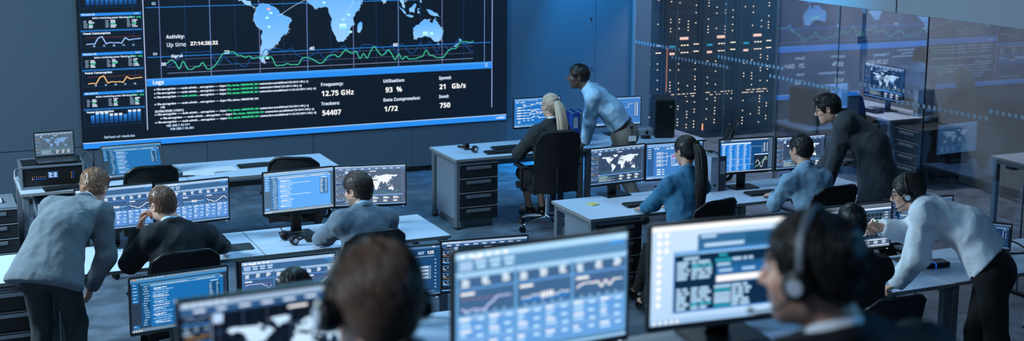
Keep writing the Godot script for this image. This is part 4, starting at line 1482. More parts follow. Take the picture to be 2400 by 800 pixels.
# ---------------------------------------------------------------- people: smooth distance fields meshed as surface nets
class Field:
	var kind := PackedInt32Array()
	var sgn := PackedFloat32Array()
	var A := PackedVector3Array()
	var AB := PackedVector3Array()
	var inv := PackedFloat32Array()
	var ra := PackedFloat32Array()
	var rb := PackedFloat32Array()
	var S := PackedVector3Array()
	var sk := PackedFloat32Array()
	var kk := PackedFloat32Array()
	var E1 := PackedVector3Array()
	var E2 := PackedVector3Array()
	var E3 := PackedVector3Array()
	var IR := PackedVector3Array()
	var cutn := PackedVector3Array()
	var cutd := PackedFloat32Array()
	var noise: FastNoiseLite = null
	var mode := 0
	var amp := 0.0
	var stretch := Vector3.ONE
	var frame := Transform3D()
	var folds := PackedVector3Array()
	var fold_r := 0.16

	func cap(a: Vector3, b: Vector3, r0: float, r1: float, k := 0.02, side := Vector3.ZERO, wide := 1.0, s := 1.0) -> Field:
		kind.push_back(0); sgn.push_back(s); A.push_back(a); AB.push_back(b - a)
		inv.push_back(1.0 / maxf((b - a).length_squared(), 1e-9))
		ra.push_back(r0); rb.push_back(r1); S.push_back(side); sk.push_back(1.0 - 1.0 / wide if side != Vector3.ZERO else 0.0); kk.push_back(k)
		E1.push_back(a); E2.push_back(a); E3.push_back(a); IR.push_back(a)
		return self

	func ell(c: Vector3, r: Vector3, B := Basis(), k := 0.02, s := 1.0) -> Field:
		kind.push_back(1); sgn.push_back(s); A.push_back(c); AB.push_back(Vector3.ZERO); inv.push_back(0.0)
		ra.push_back(maxf(r.x, maxf(r.y, r.z))); rb.push_back(minf(r.x, minf(r.y, r.z))); S.push_back(Vector3.ZERO); sk.push_back(0.0); kk.push_back(k)
		E1.push_back(B.x / r.x); E2.push_back(B.y / r.y); E3.push_back(B.z / r.z); IR.push_back(Vector3(1.0 / r.x, 1.0 / r.y, 1.0 / r.z))
		return self

	func cut(n: Vector3, at: Vector3) -> Field:
		cutn.push_back(n.normalized()); cutd.push_back(n.normalized().dot(at))
		return self

	func wrinkle(seed_: int, freq: float, a: float, str_: Vector3, m := 1, fr := Transform3D()) -> Field:
		noise = FastNoiseLite.new()
		noise.seed = seed_
		noise.frequency = freq
		noise.fractal_octaves = 2
		noise.noise_type = FastNoiseLite.TYPE_SIMPLEX_SMOOTH
		amp = a; stretch = str_; mode = m; frame = fr
		return self

	func one(i: int, p: Vector3) -> float:
		var q := p - A[i]
		if kind[i] == 0:
			var h := clampf(q.dot(AB[i]) * inv[i], 0.0, 1.0)
			q -= AB[i] * h
			if sk[i] != 0.0:
				q -= S[i] * (q.dot(S[i]) * sk[i])
			return q.length() - lerpf(ra[i], rb[i], h)
		var u := Vector3(q.dot(E1[i]), q.dot(E2[i]), q.dot(E3[i]))
		var k0 := u.length()
		if k0 < 1e-4:
			return -rb[i]
		return k0 * (k0 - 1.0) / (u * IR[i]).length()

	func at(p: Vector3, li: PackedInt32Array) -> float:
		var d := 10.0
		for i in li:
			var e := one(i, p)
			var k := kk[i]
			if sgn[i] > 0.0:
				var h := maxf(k - absf(d - e), 0.0)
				d = minf(d, e) - h * h * 0.25 / k
			else:
				e = -e
				var h := maxf(k - absf(d - e), 0.0)
				d = maxf(d, e) + h * h * 0.25 / k
		if noise and absf(d) < amp * 3.0 + 0.02:
			if mode == 1:
				var w := 0.35
				for f in folds:
					w += exp(-(p - f).length_squared() / (fold_r * fold_r))
				var nn := noise.get_noise_3dv(p * stretch)
				d -= amp * minf(w, 1.4) * (0.55 - 1.6 * absf(nn))
			else:
				var q := frame * p
				if mode == 2:
					var l := q.length() + 1e-5
					var lon := atan2(q.x, -q.z)
					var lat := acos(clampf(q.y / l, -1.0, 1.0))
					d -= amp * (noise.get_noise_3d(cos(lon) * sin(lat) * stretch.x + sin(lon * 2.0) * 2.0, sin(lon) * stretch.x, lat * stretch.y) + 0.1)
				else:
					d -= amp * noise.get_noise_3dv(q * stretch)
		for i in cutn.size():
			d = maxf(d, cutn[i].dot(p) - cutd[i])
		return d

	# adds the surface to a mesh builder; shade gives the colour of a point
	func build(mb: MB, cell: float, lo_lim := Vector3(-1e9, -1e9, -1e9), hi_lim := Vector3(1e9, 1e9, 1e9), shade = null) -> void:
		var n := kind.size()
		var lo := Vector3(1e9, 1e9, 1e9)
		var hi := -lo
		for i in n:
			if sgn[i] < 0.0: continue
			var r := maxf(ra[i], rb[i])
			if kind[i] == 0 and sk[i] != 0.0:
				r = r / (1.0 - sk[i])
			for e in [A[i], A[i] + AB[i]]:
				lo = lo.min(e - Vector3.ONE * r)
				hi = hi.max(e + Vector3.ONE * r)
		var pad := Vector3.ONE * (cell * 2.0 + amp * 1.5 + 0.01)
		lo = (lo - pad).max(lo_lim)
		hi = (hi + pad).min(hi_lim)
		const NB := 5
		var nx := int(ceil((hi.x - lo.x) / cell / NB)) * NB + 1
		var ny := int(ceil((hi.y - lo.y) / cell / NB)) * NB + 1
		var nz := int(ceil((hi.z - lo.z) / cell / NB)) * NB + 1
		var g := PackedFloat32Array()
		g.resize(nx * ny * nz)
		g.fill(1.0)
		var act := []
		var hd := NB * cell * 0.5 * 1.7321 + cell * 1.8 + amp * 1.5
		var sy := nx
		var sz := nx * ny
		for bz in range(0, nz, NB):
			for by in range(0, ny, NB):
				for bx in range(0, nx, NB):
					var c := lo + Vector3(bx + NB * 0.5, by + NB * 0.5, bz + NB * 0.5) * cell
					var dm := 1e9
					var ds := PackedFloat32Array()
					ds.resize(n)
					for i in n:
						var e := one(i, c)
						if kind[i] == 1 and e > 0.0:
							e = minf(e, (c - A[i]).length() - rb[i])
						ds[i] = e
						if sgn[i] > 0.0:
							dm = minf(dm, e - kk[i] * 0.35)
					if dm > hd:
						continue
					var li := PackedInt32Array()
					for i in n:
						if sgn[i] < 0.0:
							if ds[i] < hd + kk[i]:
								li.push_back(i)
						elif ds[i] < maxf(dm, 0.0) + hd * 2.0 + kk[i]:
							li.push_back(i)
					if li.is_empty():
						continue
					act.push_back(Vector3i(bx, by, bz))
					for z in range(bz, mini(bz + NB, nz)):
						for y in range(by, mini(by + NB, ny)):
							var o := z * sz + y * sy
							for x in range(bx, mini(bx + NB, nx)):
								g[o + x] = at(lo + Vector3(x, y, z) * cell, li)
		# surface nets
		var vid := PackedInt32Array()
		vid.resize(nx * ny * nz)
		vid.fill(-1)
		var first := mb.v.size()
		var off := [0, 1, sy, sy + 1, sz, sz + 1, sz + sy, sz + sy + 1]
		var corner := [Vector3(0, 0, 0), Vector3(1, 0, 0), Vector3(0, 1, 0), Vector3(1, 1, 0), Vector3(0, 0, 1), Vector3(1, 0, 1), Vector3(0, 1, 1), Vector3(1, 1, 1)]
		var edges := [[0, 1], [2, 3], [4, 5], [6, 7], [0, 2], [1, 3], [4, 6], [5, 7], [0, 4], [1, 5], [2, 6], [3, 7]]
		var cells := PackedInt32Array()
		for b in act:
			for z in range(b.z, mini(b.z + NB, nz - 1)):
				for y in range(b.y, mini(b.y + NB, ny - 1)):
					for x in range(b.x, mini(b.x + NB, nx - 1)):
						var o: int = z * sz + y * sy + x
						var s0 := g[o] < 0.0
						if (g[o + 1] < 0.0) == s0 and (g[o + sy] < 0.0) == s0 and (g[o + sy + 1] < 0.0) == s0 and (g[o + sz] < 0.0) == s0 and (g[o + sz + 1] < 0.0) == s0 and (g[o + sz + sy] < 0.0) == s0 and (g[o + sz + sy + 1] < 0.0) == s0:
							continue
						var acc := Vector3.ZERO
						var cnt := 0
						for e in edges:
							var v0: float = g[o + off[e[0]]]
							var v1: float = g[o + off[e[1]]]
							if (v0 < 0.0) != (v1 < 0.0):
								var t := v0 / (v0 - v1)
								acc += corner[e[0]].lerp(corner[e[1]], t)
								cnt += 1
						var gr := Vector3(g[o + 1] - g[o] + g[o + sy + 1] - g[o + sy] + g[o + sz + 1] - g[o + sz] + g[o + sz + sy + 1] - g[o + sz + sy],
							g[o + sy] - g[o] + g[o + sy + 1] - g[o + 1] + g[o + sz + sy] - g[o + sz] + g[o + sz + sy + 1] - g[o + sz + 1],
							g[o + sz] - g[o] + g[o + sz + 1] - g[o + 1] + g[o + sz + sy] - g[o + sy] + g[o + sz + sy + 1] - g[o + sy + 1])
						var p := lo + (Vector3(x, y, z) + acc / cnt) * cell
						vid[o] = mb.vert(p, gr.normalized())
						if shade != null:
							mb.col.push_back(shade.call(p))
						cells.push_back(o)
		for o in cells:
			var s0 := g[o] < 0.0
			for e in 3:
				var st: int = [1, sy, sz][e]
				if (g[o + st] < 0.0) == s0:
					continue
				var u: int = [sy, sz, 1][e]
				var w: int = [sz, 1, sy][e]
				if o - u - w < 0:
					continue
				var a := vid[o]
				var b := vid[o - u]
				var c := vid[o - u - w]
				var d := vid[o - w]
				if a < 0 or b < 0 or c < 0 or d < 0:
					continue
				mb.tri(a, b, c)
				mb.tri(a, c, d)
		# smooth the normals over the faces
		var acc2 := PackedVector3Array()
		acc2.resize(mb.v.size() - first)
		for i in range(0, mb.ix.size(), 3):
			var a := mb.ix[i]
			if a < first: continue
			var b := mb.ix[i + 1]
			var c := mb.ix[i + 2]
			var f := (mb.v[c] - mb.v[a]).cross(mb.v[b] - mb.v[a])
			acc2[a - first] += f; acc2[b - first] += f; acc2[c - first] += f
		for i in acc2.size():
			var m := acc2[i].normalized()
			if m.dot(mb.n[first + i]) > -0.2 and m != Vector3.ZERO:
				mb.n[first + i] = m

func facing(deg: float) -> Vector3:
	return Vector3(sin(deg_to_rad(deg)), 0, -cos(deg_to_rad(deg)))

func joint(a: Vector3, c: Vector3, l1: float, l2: float, pole: Vector3) -> Vector3:
	# where an elbow or knee lies between a and c, bent towards the pole
	var d := a.distance_to(c)
	var dir := (c - a) / maxf(d, 1e-5)
	d = minf(d, (l1 + l2) * 0.999)
	var x := (l1 * l1 - l2 * l2 + d * d) / (2.0 * d)
	var h := sqrt(maxf(0.0, l1 * l1 - x * x))
	var pv := pole - a
	pv = (pv - dir * pv.dot(dir)).normalized()
	return a + dir * x + pv * h

const CURL := {
	"flat": [[0.15, 0.2, 0.1], [0.15, 0.2, 0.12], [0.18, 0.22, 0.12], [0.2, 0.25, 0.15]],
	"type": [[0.35, 0.55, 0.3], [0.3, 0.55, 0.35], [0.38, 0.6, 0.35], [0.45, 0.6, 0.3]],
	"mouse": [[0.3, 0.4, 0.25], [0.25, 0.45, 0.3], [0.4, 0.55, 0.4], [0.5, 0.6, 0.4]],
	"fist": [[1.35, 1.6, 0.9], [1.4, 1.65, 0.9], [1.4, 1.65, 0.9], [1.4, 1.6, 0.9]],
	"point": [[0.08, 0.12, 0.08], [1.15, 1.4, 0.8], [1.3, 1.55, 0.9], [1.35, 1.55, 0.9]],
	"relax": [[0.35, 0.45, 0.3], [0.42, 0.5, 0.35], [0.5, 0.55, 0.35], [0.55, 0.55, 0.4]],
	"chin": [[0.9, 1.0, 0.5], [1.0, 1.1, 0.6], [1.1, 1.1, 0.6], [1.1, 1.1, 0.6]],
}

func hand_field(f: Field, w: Vector3, d: Vector3, n: Vector3, right: bool, pose: String, sc: float) -> void:
	d = d.normalized()
	n = (n - d * n.dot(d)).normalized()
	var t := d.cross(n) if right else n.cross(d)
	var xs := [0.029, 0.0095, -0.0095, -0.027]
	var fl := [[0.042, 0.025, 0.019], [0.046, 0.029, 0.02], [0.042, 0.026, 0.019], [0.033, 0.02, 0.017]]
	for i in 4:
		var b0: Vector3 = w + d * 0.012 * sc + t * xs[i] * 0.62 * sc
		var k0: Vector3 = w + (d * [0.088, 0.091, 0.086, 0.078][i] + t * xs[i]) * sc
		f.cap(b0, k0, 0.0155 * sc, 0.0112 * sc, 0.012)
		var dir: Vector3 = (d + t * [0.1, 0.02, -0.06, -0.15][i]).normalized()
		var an := 0.0
		var p := k0
		for s in 3:
			an += CURL[pose][i][s]
			var q: Vector3 = p + (dir * cos(an) + n * sin(an)) * fl[i][s] * sc
			f.cap(p, q, [0.0098, 0.0088, 0.0079][s] * sc, [0.0088, 0.0079, 0.0066][s] * sc, 0.0035)
			p = q
	var fist := pose == "fist" or pose == "point" or pose == "chin"
	var t0 := w + (d * 0.022 + t * 0.024 + n * 0.006) * sc
	var t1 := t0 + (t * 0.62 + d * 0.72 + n * 0.35).normalized() * 0.044 * sc
	var t2 := t1 + ((d * 0.8 + n * 0.5 - t * 0.35) if fist else (d * 0.9 + t * 0.4 + n * 0.15)).normalized() * 0.032 * sc
	var t3 := t2 + ((d * 0.5 + n * 0.4 - t * 0.75) if fist else (d * 0.98 + t * 0.15 + n * 0.1)).normalized() * 0.026 * sc
	f.cap(w + d * 0.012 * sc, t0, 0.017 * sc, 0.0155 * sc, 0.012)
	f.cap(t0, t1, 0.0145 * sc, 0.0115 * sc, 0.008).cap(t1, t2, 0.011 * sc, 0.0098 * sc, 0.003).cap(t2, t3, 0.0098 * sc, 0.0075 * sc, 0.003)

func head_field(f: Field, T: Transform3D, male: bool, s: float) -> void:
	var B := T.basis
	var L := func(x, y, z): return T * (Vector3(x, y, z) * s)
	f.ell(L.call(0, 0.036, 0.012), Vector3(0.076, 0.087, 0.097) * s, B, 0.02)
	f.ell(L.call(0, -0.028, -0.026), Vector3(0.064, 0.086, 0.066) * s, B, 0.03)
	f.ell(L.call(0, -0.074, -0.04), Vector3(0.051 if male else 0.045, 0.038, 0.045) * s, B, 0.03)
	f.ell(L.call(0, -0.104, -0.068), Vector3(0.022 if male else 0.017, 0.017, 0.017) * s, B, 0.025)
	f.cap(L.call(-0.033, 0.027, -0.08), L.call(0.033, 0.027, -0.08), (0.0145 if male else 0.012) * s, (0.0145 if male else 0.012) * s, 0.016)
	for sx in [-1.0, 1.0]:
		f.ell(L.call(sx * 0.038, -0.022, -0.064), Vector3(0.024, 0.02, 0.022) * s, B, 0.02)
		f.ell(L.call(sx * 0.0315, 0.007, -0.101), Vector3(0.0185, 0.0135, 0.02) * s, B, 0.012, -1.0)
	f.cap(L.call(0, 0.018, -0.088), L.call(0, -0.026, -0.112), 0.0085 * s, 0.0125 * s, 0.012)
	for sx in [-1.0, 1.0]:
		f.ell(L.call(sx * 0.011, -0.031, -0.1), Vector3(0.009, 0.008, 0.011) * s, B, 0.006)
	f.cap(L.call(-0.017, -0.0585, -0.087), L.call(0.017, -0.0585, -0.087), 0.0065 * s, 0.0065 * s, 0.006)
	f.cap(L.call(-0.014, -0.0705, -0.0855), L.call(0.014, -0.0705, -0.0855), 0.0075 * s, 0.0075 * s, 0.005)
	for sx in [-1.0, 1.0]:
		var EB := B * Basis(Vector3.UP, sx * -0.35) * Basis(Vector3.RIGHT, -0.15)
		f.ell(L.call(sx * 0.081, -0.002, 0.012), Vector3(0.0095, 0.033, 0.021) * s, EB, 0.008)
		f.ell(L.call(sx * 0.0885, 0.002, 0.007), Vector3(0.007, 0.018, 0.011) * s, EB, 0.006, -1.0)

func rounded_ring(c: Vector3, ax: Vector3, az: Vector3, rx: float, rz: float, n := 28, lift := Vector3.ZERO, a0 := 0.0, a1 := TAU) -> Array:
	var out := []
	for i in n + 1:
		var a := a0 + (a1 - a0) * i / n
		out.push_back(c + ax * cos(a) * rx + az * sin(a) * rz + lift * sin(a))
	return out

func person(o: Dictionary) -> Node3D:
	var male: bool = o.get("male", true)
	var s: float = o.get("scale", 1.0)
	var P: Vector3 = o.pelvis
	var C: Vector3 = o.chest
	var t := thing("person", o.label, "person", Vector3(P.x, o.get("ground", 0.0), P.z))
	var org := t.position
	P -= org; C -= org
	var f := facing(o.yaw)
	var u := (C - P).normalized()
	var r := Vector3(-f.z, 0, f.x)
	r = (r - u * r.dot(u)).normalized()
	if o.has("shoulder_roll"):
		r = r.rotated(f, o.shoulder_roll)
	f = u.cross(r).normalized()
	var mid: Vector3 = (P + C) * 0.5 - f * o.get("hunch", 0.0)
	var sw: float = o.get("shoulders", 0.178 if male else 0.152) * s
	var SR: Vector3 = C + r * sw + f * o.get("reach_r", 0.0)
	var SL: Vector3 = C - r * sw + f * o.get("reach_l", 0.0)
	var hw := (0.092 if male else 0.088) * s
	var f0 := facing(o.get("hip_yaw", o.yaw))
	var r0 := Vector3(-f0.z, 0, f0.x)
	var HR := P + r0 * hw - Vector3.UP * 0.03
	var HL := P - r0 * hw - Vector3.UP * 0.03
	var H: Vector3 = o.head - org
	var hb := Basis(Vector3.UP, deg_to_rad(-o.head_yaw)) * Basis(Vector3.RIGHT, deg_to_rad(o.get("head_pitch", 0.0))) * Basis(Vector3(0, 0, 1), deg_to_rad(o.get("head_roll", 0.0)))
	var hs: float = o.get("head_scale", 1.0 if male else 0.95)
	var HT := Transform3D(hb, H)
	var WR: Vector3 = o.wrist_r - org
	var WL: Vector3 = o.wrist_l - org
	var ER := joint(SR, WR, 0.295 * s, 0.265 * s, o.elbow_r - org)
	var EL := joint(SL, WL, 0.295 * s, 0.265 * s, o.elbow_l - org)
	var AR: Vector3 = o.ankle_r - org
	var AL: Vector3 = o.ankle_l - org
	var KR := joint(HR, AR, 0.435 * s, 0.425 * s, (o.knee_r - org) if o.has("knee_r") else HR + f0 * 2.0)
	var KL := joint(HL, AL, 0.435 * s, 0.425 * s, (o.knee_l - org) if o.has("knee_l") else HL + f0 * 2.0)
	var TR: Vector3 = AR + o.get("toe_r", f0) * 0.15 * s - Vector3.UP * 0.045
	var TL: Vector3 = AL + o.get("toe_l", f0) * 0.15 * s - Vector3.UP * 0.045
	var g: float = s * o.get("girth", 1.0 if male else 0.86)
	var nk := H + hb * Vector3(0, -0.055, 0.022) * hs
	var nr := (0.054 if male else 0.046) * hs
	var wide := 1.4
	# ---- body
	var skin: Color = o.skin
	var lip := skin.lerp(Color(skin.r * 0.8, skin.g * 0.45, skin.b * 0.45), 0.5)
	var stub: Color = o.get("stubble", skin)
	var HI := HT.affine_inverse()
	var tone := func(p: Vector3):
		var q: Vector3 = HI * p / hs
		if absf(q.x) < 0.02 and q.y < -0.05 and q.y > -0.079 and q.z < -0.08:
			return lip
		if q.y < -0.045 and q.y > -0.13 and q.z < 0.03 and absf(q.x) < 0.08 and q.length() < 0.16:
			return stub
		if q.y > 0.028 and q.y < 0.039 and q.z < -0.07 and absf(q.x) > 0.012 and absf(q.x) < 0.05:
			return o.hair_color * 0.8
		return skin
	var mb := MB.new()
	var bd := Field.new()
	bd.cap(HL, HR, 0.092 * g, 0.092 * g, 0.05)
	bd.cap(P, mid, 0.1 * g, 0.096 * g, 0.05, r, wide)
	bd.cap(mid, C - u * 0.06, 0.096 * g, 0.105 * g, 0.05, r, wide)
	bd.cap(SL, SR, 0.05 * g, 0.05 * g, 0.05)
	bd.cap(C, nk, nr * 1.05, nr, 0.04)
	for q in [[SL, EL, WL], [SR, ER, WR]]:
		bd.cap(q[0], q[1], 0.048 * g, 0.038 * g, 0.03).cap(q[1], q[2], 0.038 * g, 0.026 * s, 0.02)
	var bare: bool = o.get("skirt", false)
	for q in [[HL, KL, AL, TL], [HR, KR, AR, TR]]:
		var lg := g * (1.0 if bare else 0.88)
		bd.cap(q[0], q[1], 0.078 * lg, 0.05 * lg, 0.03).cap(q[1], q[2], 0.048 * lg, 0.034 * s, 0.012)
		var calf: Vector3 = q[1].lerp(q[2], 0.3) - f0 * 0.016
		if bare:
			bd.cap(q[1].lerp(q[2], 0.1), calf, 0.042 * lg, 0.048 * lg, 0.02).cap(calf, q[1].lerp(q[2], 0.6), 0.048 * lg, 0.036 * lg, 0.02)
		bd.cap(q[2] - Vector3.UP * 0.04 - (q[3] - q[2]) * 0.25, q[3], 0.034 * s, 0.026 * s, 0.02)
	bd.build(mb, 0.019, Vector3(-9, -9, -9), Vector3(9, 9, 9), tone)
	var hf := Field.new()
	head_field(hf, HT, male, hs)
	hf.cap(C + u * 0.02, nk, nr * 1.08, nr, 0.03)
	hf.cap(nk, H + hb * Vector3(0, 0.0, 0.02), nr, nr * 0.9, 0.03)
	if male:
		hf.cap(C.lerp(SL, 0.35) + u * 0.035, nk.lerp(C, 0.35), 0.03, 0.034, 0.04).cap(C.lerp(SR, 0.35) + u * 0.035, nk.lerp(C, 0.35), 0.03, 0.034, 0.04)
	hf.build(mb, o.get("head_cell", 0.005), Vector3(-9, -9, -9), Vector3(9, 9, 9), tone)
	for k in 2:
		var right := k == 1
		var hd: Array = o.get("hand_r" if right else "hand_l", [f - u * 0.3, -Vector3.UP, "relax"])
		var w := WR if right else WL
		var e := ER if right else EL
		var nf := Field.new()
		hand_field(nf, w, hd[0], hd[1], right, hd[2], s * (1.0 if male else 0.9))
		nf.cap(e, w, 0.037 * g, 0.0255 * s, 0.012)
		nf.cut(e - w, w.lerp(e, hd[3] if hd.size() > 3 else 0.35))
		nf.build(mb, o.get("hand_cell", 0.0045), Vector3(-9, -9, -9), Vector3(9, 9, 9), tone)
	obj("body", mb, M.skin, t)
	# ---- eyes
	for sx in [-1.0, 1.0]:
		var em := MB.new().ball(HT * (Vector3(sx * 0.0305, 0.0075, -0.0775) * hs), Vector3.ONE * 0.0118 * hs, hb, 14, 10)
		for p in em.v:
			var q: Vector3 = HI * p / hs - Vector3(sx * 0.0305, 0.0075, -0.0775)
			em.col.push_back(Color(0.02, 0.015, 0.012) if q.z < -0.0105 else Color(0.38, 0.37, 0.37))
		obj("eye", em, M.eye, t)
	# ---- top
	var tk: float = o.get("thick", 0.013)
	var jacket: bool = o.get("jacket", false)
	var tf := Field.new()
	var hem: float = o.get("hem", 0.08 if jacket else 0.0)
	tf.cap(P - (u * 0.5 + Vector3.UP * 0.5) * hem, mid, (0.1 + o.get("flare", 0.036 if jacket else 0.012)) * g + tk * 0.6, 0.099 * g + tk, 0.06, r, wide)
	tf.cap(mid, C - u * 0.07, 0.1 * g + tk, 0.108 * g + tk, 0.06, r, wide)
	tf.cap(SL, SR, 0.05 * g + tk, 0.05 * g + tk, 0.06)
	tf.cap(C + u * 0.0, C.lerp(nk, 0.42), 0.07 * g + tk * 0.4, nr + 0.012, 0.05)
	for q in [SL, SR]:
		tf.cap(q - f * 0.012 + u * 0.004, C.lerp(nk, 0.5) - f * 0.006, 0.036 * g + tk, nr * 0.82 + tk * 0.4, 0.045)
	if not male:
		for sx in [-1.0, 1.0]:
			tf.ell(C - u * 0.17 + f * 0.085 + r * sx * 0.07, Vector3(0.06, 0.06, 0.055), Basis(), 0.05)
	var sl: float = o.get("sleeve", 0.94)
	var loose: float = o.get("loose", 0.0)
	for q in [[SL, EL, WL], [SR, ER, WR]]:
		var cuff: Vector3 = q[1].lerp(q[2], sl)
		tf.cap(q[0], q[1], 0.052 * g + tk * 1.1, 0.043 * g + tk + loose, 0.045)
		tf.cap(q[1], cuff, 0.043 * g + tk + loose, 0.033 * s + tk * (1.1 if jacket else 0.9) + loose * 0.6, 0.03)
		tf.folds.push_back(q[1]); tf.folds.push_back(q[0])
	tf.folds.push_back(mid); tf.folds.push_back(P)
	tf.wrinkle(o.get("seed", 1), o.get("fold_freq", 6.0), o.get("fold_amp", 0.014 if not jacket else 0.011), Vector3(1, 0.65, 1))
	var top := MB.new()
	var cuffs := []
	for q in [[EL, WL], [ER, WR]]:
		cuffs.push_back(q[0].lerp(q[1], sl))
	# cuffs end square: trim only around each wrist by carving a short drum out of the sleeve end
	for k in 2:
		var e: Vector3 = [EL, ER][k]
		var w: Vector3 = [WL, WR][k]
		var dd := (w - e).normalized()
		tf.cap(cuffs[k] + dd * 0.06, cuffs[k] + dd * 0.07, 0.052, 0.052, 0.002, Vector3.ZERO, 1.0, -1.0)
	# neckline
	var nd := (nk - C).normalized()
	var nc := C.lerp(nk, 0.5)
	tf.cap(nc + nd * 0.085, nc + nd * 0.1, 0.085, 0.085, 0.004, Vector3.ZERO, 1.0, -1.0)
	if not jacket and o.get("tucked", true):
		tf.cut(-u, P + u * 0.045)
	else:
		tf.cut(-(u + Vector3.UP), P - (u * 0.5 + Vector3.UP * 0.5) * (hem + 0.03))
	tf.build(top, o.get("cloth_cell", 0.012))
	var tp := obj("jacket" if jacket else "shirt", top, o.top, t)
	# collar
	var cx := r
	var cz := (f - nd * f.dot(nd)).normalized()
	var cc := C.lerp(nk, 0.5 if not jacket else 0.46) - cz * 0.004
	if jacket:
		var sc := MB.new().tube(rounded_ring(cc + nd * 0.028, cx, cz, nr + 0.012, nr + 0.014, 26, nd * -0.018), 0.013, 8, true, 0.35, cx)
		obj("shirt_collar", sc, o.get("collar", M.shirt_white), t)
		obj("jacket_collar", MB.new().tube(rounded_ring(cc + nd * 0.004, cx, cz, nr + 0.02, nr + 0.022, 22, nd * -0.02, PI * 0.92, PI * 2.08), 0.02, 8, true, 0.4, cx), o.top, tp)
	else:
		obj("collar", MB.new().tube(rounded_ring(cc + nd * 0.012, cx, cz, nr + 0.012, nr + 0.014, 26, nd * -0.02), 0.02, 8, true, 0.35, cx), o.top, tp)
	if o.has("cuff"):
		for k in 2:
			var e: Vector3 = [EL, ER][k]
			var w: Vector3 = [WL, WR][k]
			var dd := (w - e).normalized()
			obj("shirt_cuff", MB.new().cyl(cuffs[k] - dd * 0.03, cuffs[k] + dd * 0.018, 0.034 * s, 0.033 * s, 18), o.cuff, t)
	if o.get("watch", false):
		var dd := (WL - EL).normalized()
		var wp: Vector3 = WL - dd * 0.012
		var up := (Vector3.UP - dd * dd.y).normalized()
		var wt := obj("wristwatch_band", MB.new().tube(rounded_ring(wp, up, dd.cross(up), 0.031, 0.034, 20), 0.011, 8, false, 0.35, up), M.metal_light, t)
		obj("watch_case", MB.new().cyl(wp + up * 0.03, wp + up * 0.041, 0.021, 0.019, 18), M.chrome, wt)
		obj("watch_face", MB.new().cyl(wp + up * 0.041, wp + up * 0.0415, 0.016, 0.016, 18), M.black, wt)
	# ---- trousers or skirt
	var bf := Field.new()
	var lt: float = o.get("leg_thick", 0.016)
	bf.cap(HL, HR, 0.095 * g + lt, 0.095 * g + lt, 0.06)
	bf.cap(P - u * 0.02, P + u * 0.07, 0.1 * g + lt * 0.5, 0.1 * g + lt * 0.5, 0.06, r, wide)
	bf.ell(P - f0 * 0.05 - Vector3.UP * 0.05, Vector3(0.15, 0.1, 0.09) * g, Basis(r0, Vector3.UP, r0.cross(Vector3.UP)), 0.05)
	if o.get("skirt", false):
		bf.cap(HL, KL, 0.09 * g + lt, 0.07 * g + lt, 0.09).cap(HR, KR, 0.09 * g + lt, 0.07 * g + lt, 0.09).cap(P, (KL + KR) * 0.5, 0.1 * g, 0.08 * g, 0.06)
	else:
		for q in [[HL, KL, AL], [HR, KR, AR]]:
			bf.cap(q[0], q[1], 0.082 * g + lt, 0.055 * g + lt, 0.05)
			bf.cap(q[1], q[2] + Vector3.UP * 0.01, 0.054 * g + lt, 0.042 * s + lt, 0.03)
			bf.folds.push_back(q[1]); bf.folds.push_back(q[2])
	bf.wrinkle(o.get("seed", 1) + 50, 8.0, 0.007, Vector3(1, 0.7, 1))
	bf.cut(u, P + u * 0.085)
	if not o.get("skirt", false):
		bf.cut(-Vector3.UP, Vector3(0, 0.075, 0))
	var bm := MB.new()
	bf.build(bm, 0.014)
	obj("skirt" if o.get("skirt", false) else "trousers", bm, o.bottom, t)
	if o.has("belt"):
		var bc: Vector3 = P + u * 0.07
		obj("belt", MB.new().tube(rounded_ring(bc, r, f, (0.1 * wide + 0.024) * g + lt, 0.114 * g + lt, 34), 0.02, 8, false, 0.4, r), o.belt, t)
	if o.get("badge", false):
		var bp: Vector3 = P - r * 0.085 * wide * g - f * 0.075 + u * 0.01
		var out := (bp - P - u * 0.01).normalized()
		bp += out * 0.055
		var bb := Basis(out.cross(Vector3.UP).normalized(), Vector3.UP, out)
		var reel := obj("badge_reel", MB.new().tube([bp, bp + out * 0.012], [0.017, 0.015], 16), M.black, t)
		obj("badge_cord", MB.new().cyl(bp + out * 0.008, bp + out * 0.02 - Vector3.UP * 0.09, 0.0025, 0.0025, 6), M.black, reel)
		obj("badge_card", MB.new().box(bp + out * 0.022 - Vector3.UP * 0.115, Vector3(0.085, 0.055, 0.002), 0.0, bb), M.paper, reel)
	# ---- shoes
	for q in [[AL, TL], [AR, TR]]:
		var sf := Field.new()
		var dd: Vector3 = (q[1] - q[0]); dd.y = 0; dd = dd.normalized()
		var ground: Vector3 = Vector3(q[0].x, 0.0, q[0].z)
		var heel := 0.03 if not male else 0.0
		sf.cap(ground - dd * 0.045 + Vector3.UP * (0.04 + heel), ground + dd * 0.16 + Vector3.UP * 0.03, 0.04, 0.03, 0.02, dd.cross(Vector3.UP), 1.15)
		sf.cap(ground - dd * 0.02 + Vector3.UP * (0.05 + heel), q[0] + Vector3.UP * 0.0, 0.042, 0.04, 0.03)
		if heel > 0.0:
			sf.cap(ground - dd * 0.06 + Vector3.UP * 0.045, ground - dd * 0.065, 0.016, 0.01, 0.012)
		sf.cut(-Vector3.UP, Vector3(0, 0.002, 0))
		var sm := MB.new()
		sf.build(sm, 0.011)
		obj("shoe", sm, o.get("shoes", M.shoe), t)
	# ---- hair
	hair(o, t, HT, hs, male)
	if o.get("glasses", false):
		glasses(t, HT, hs)
	return t

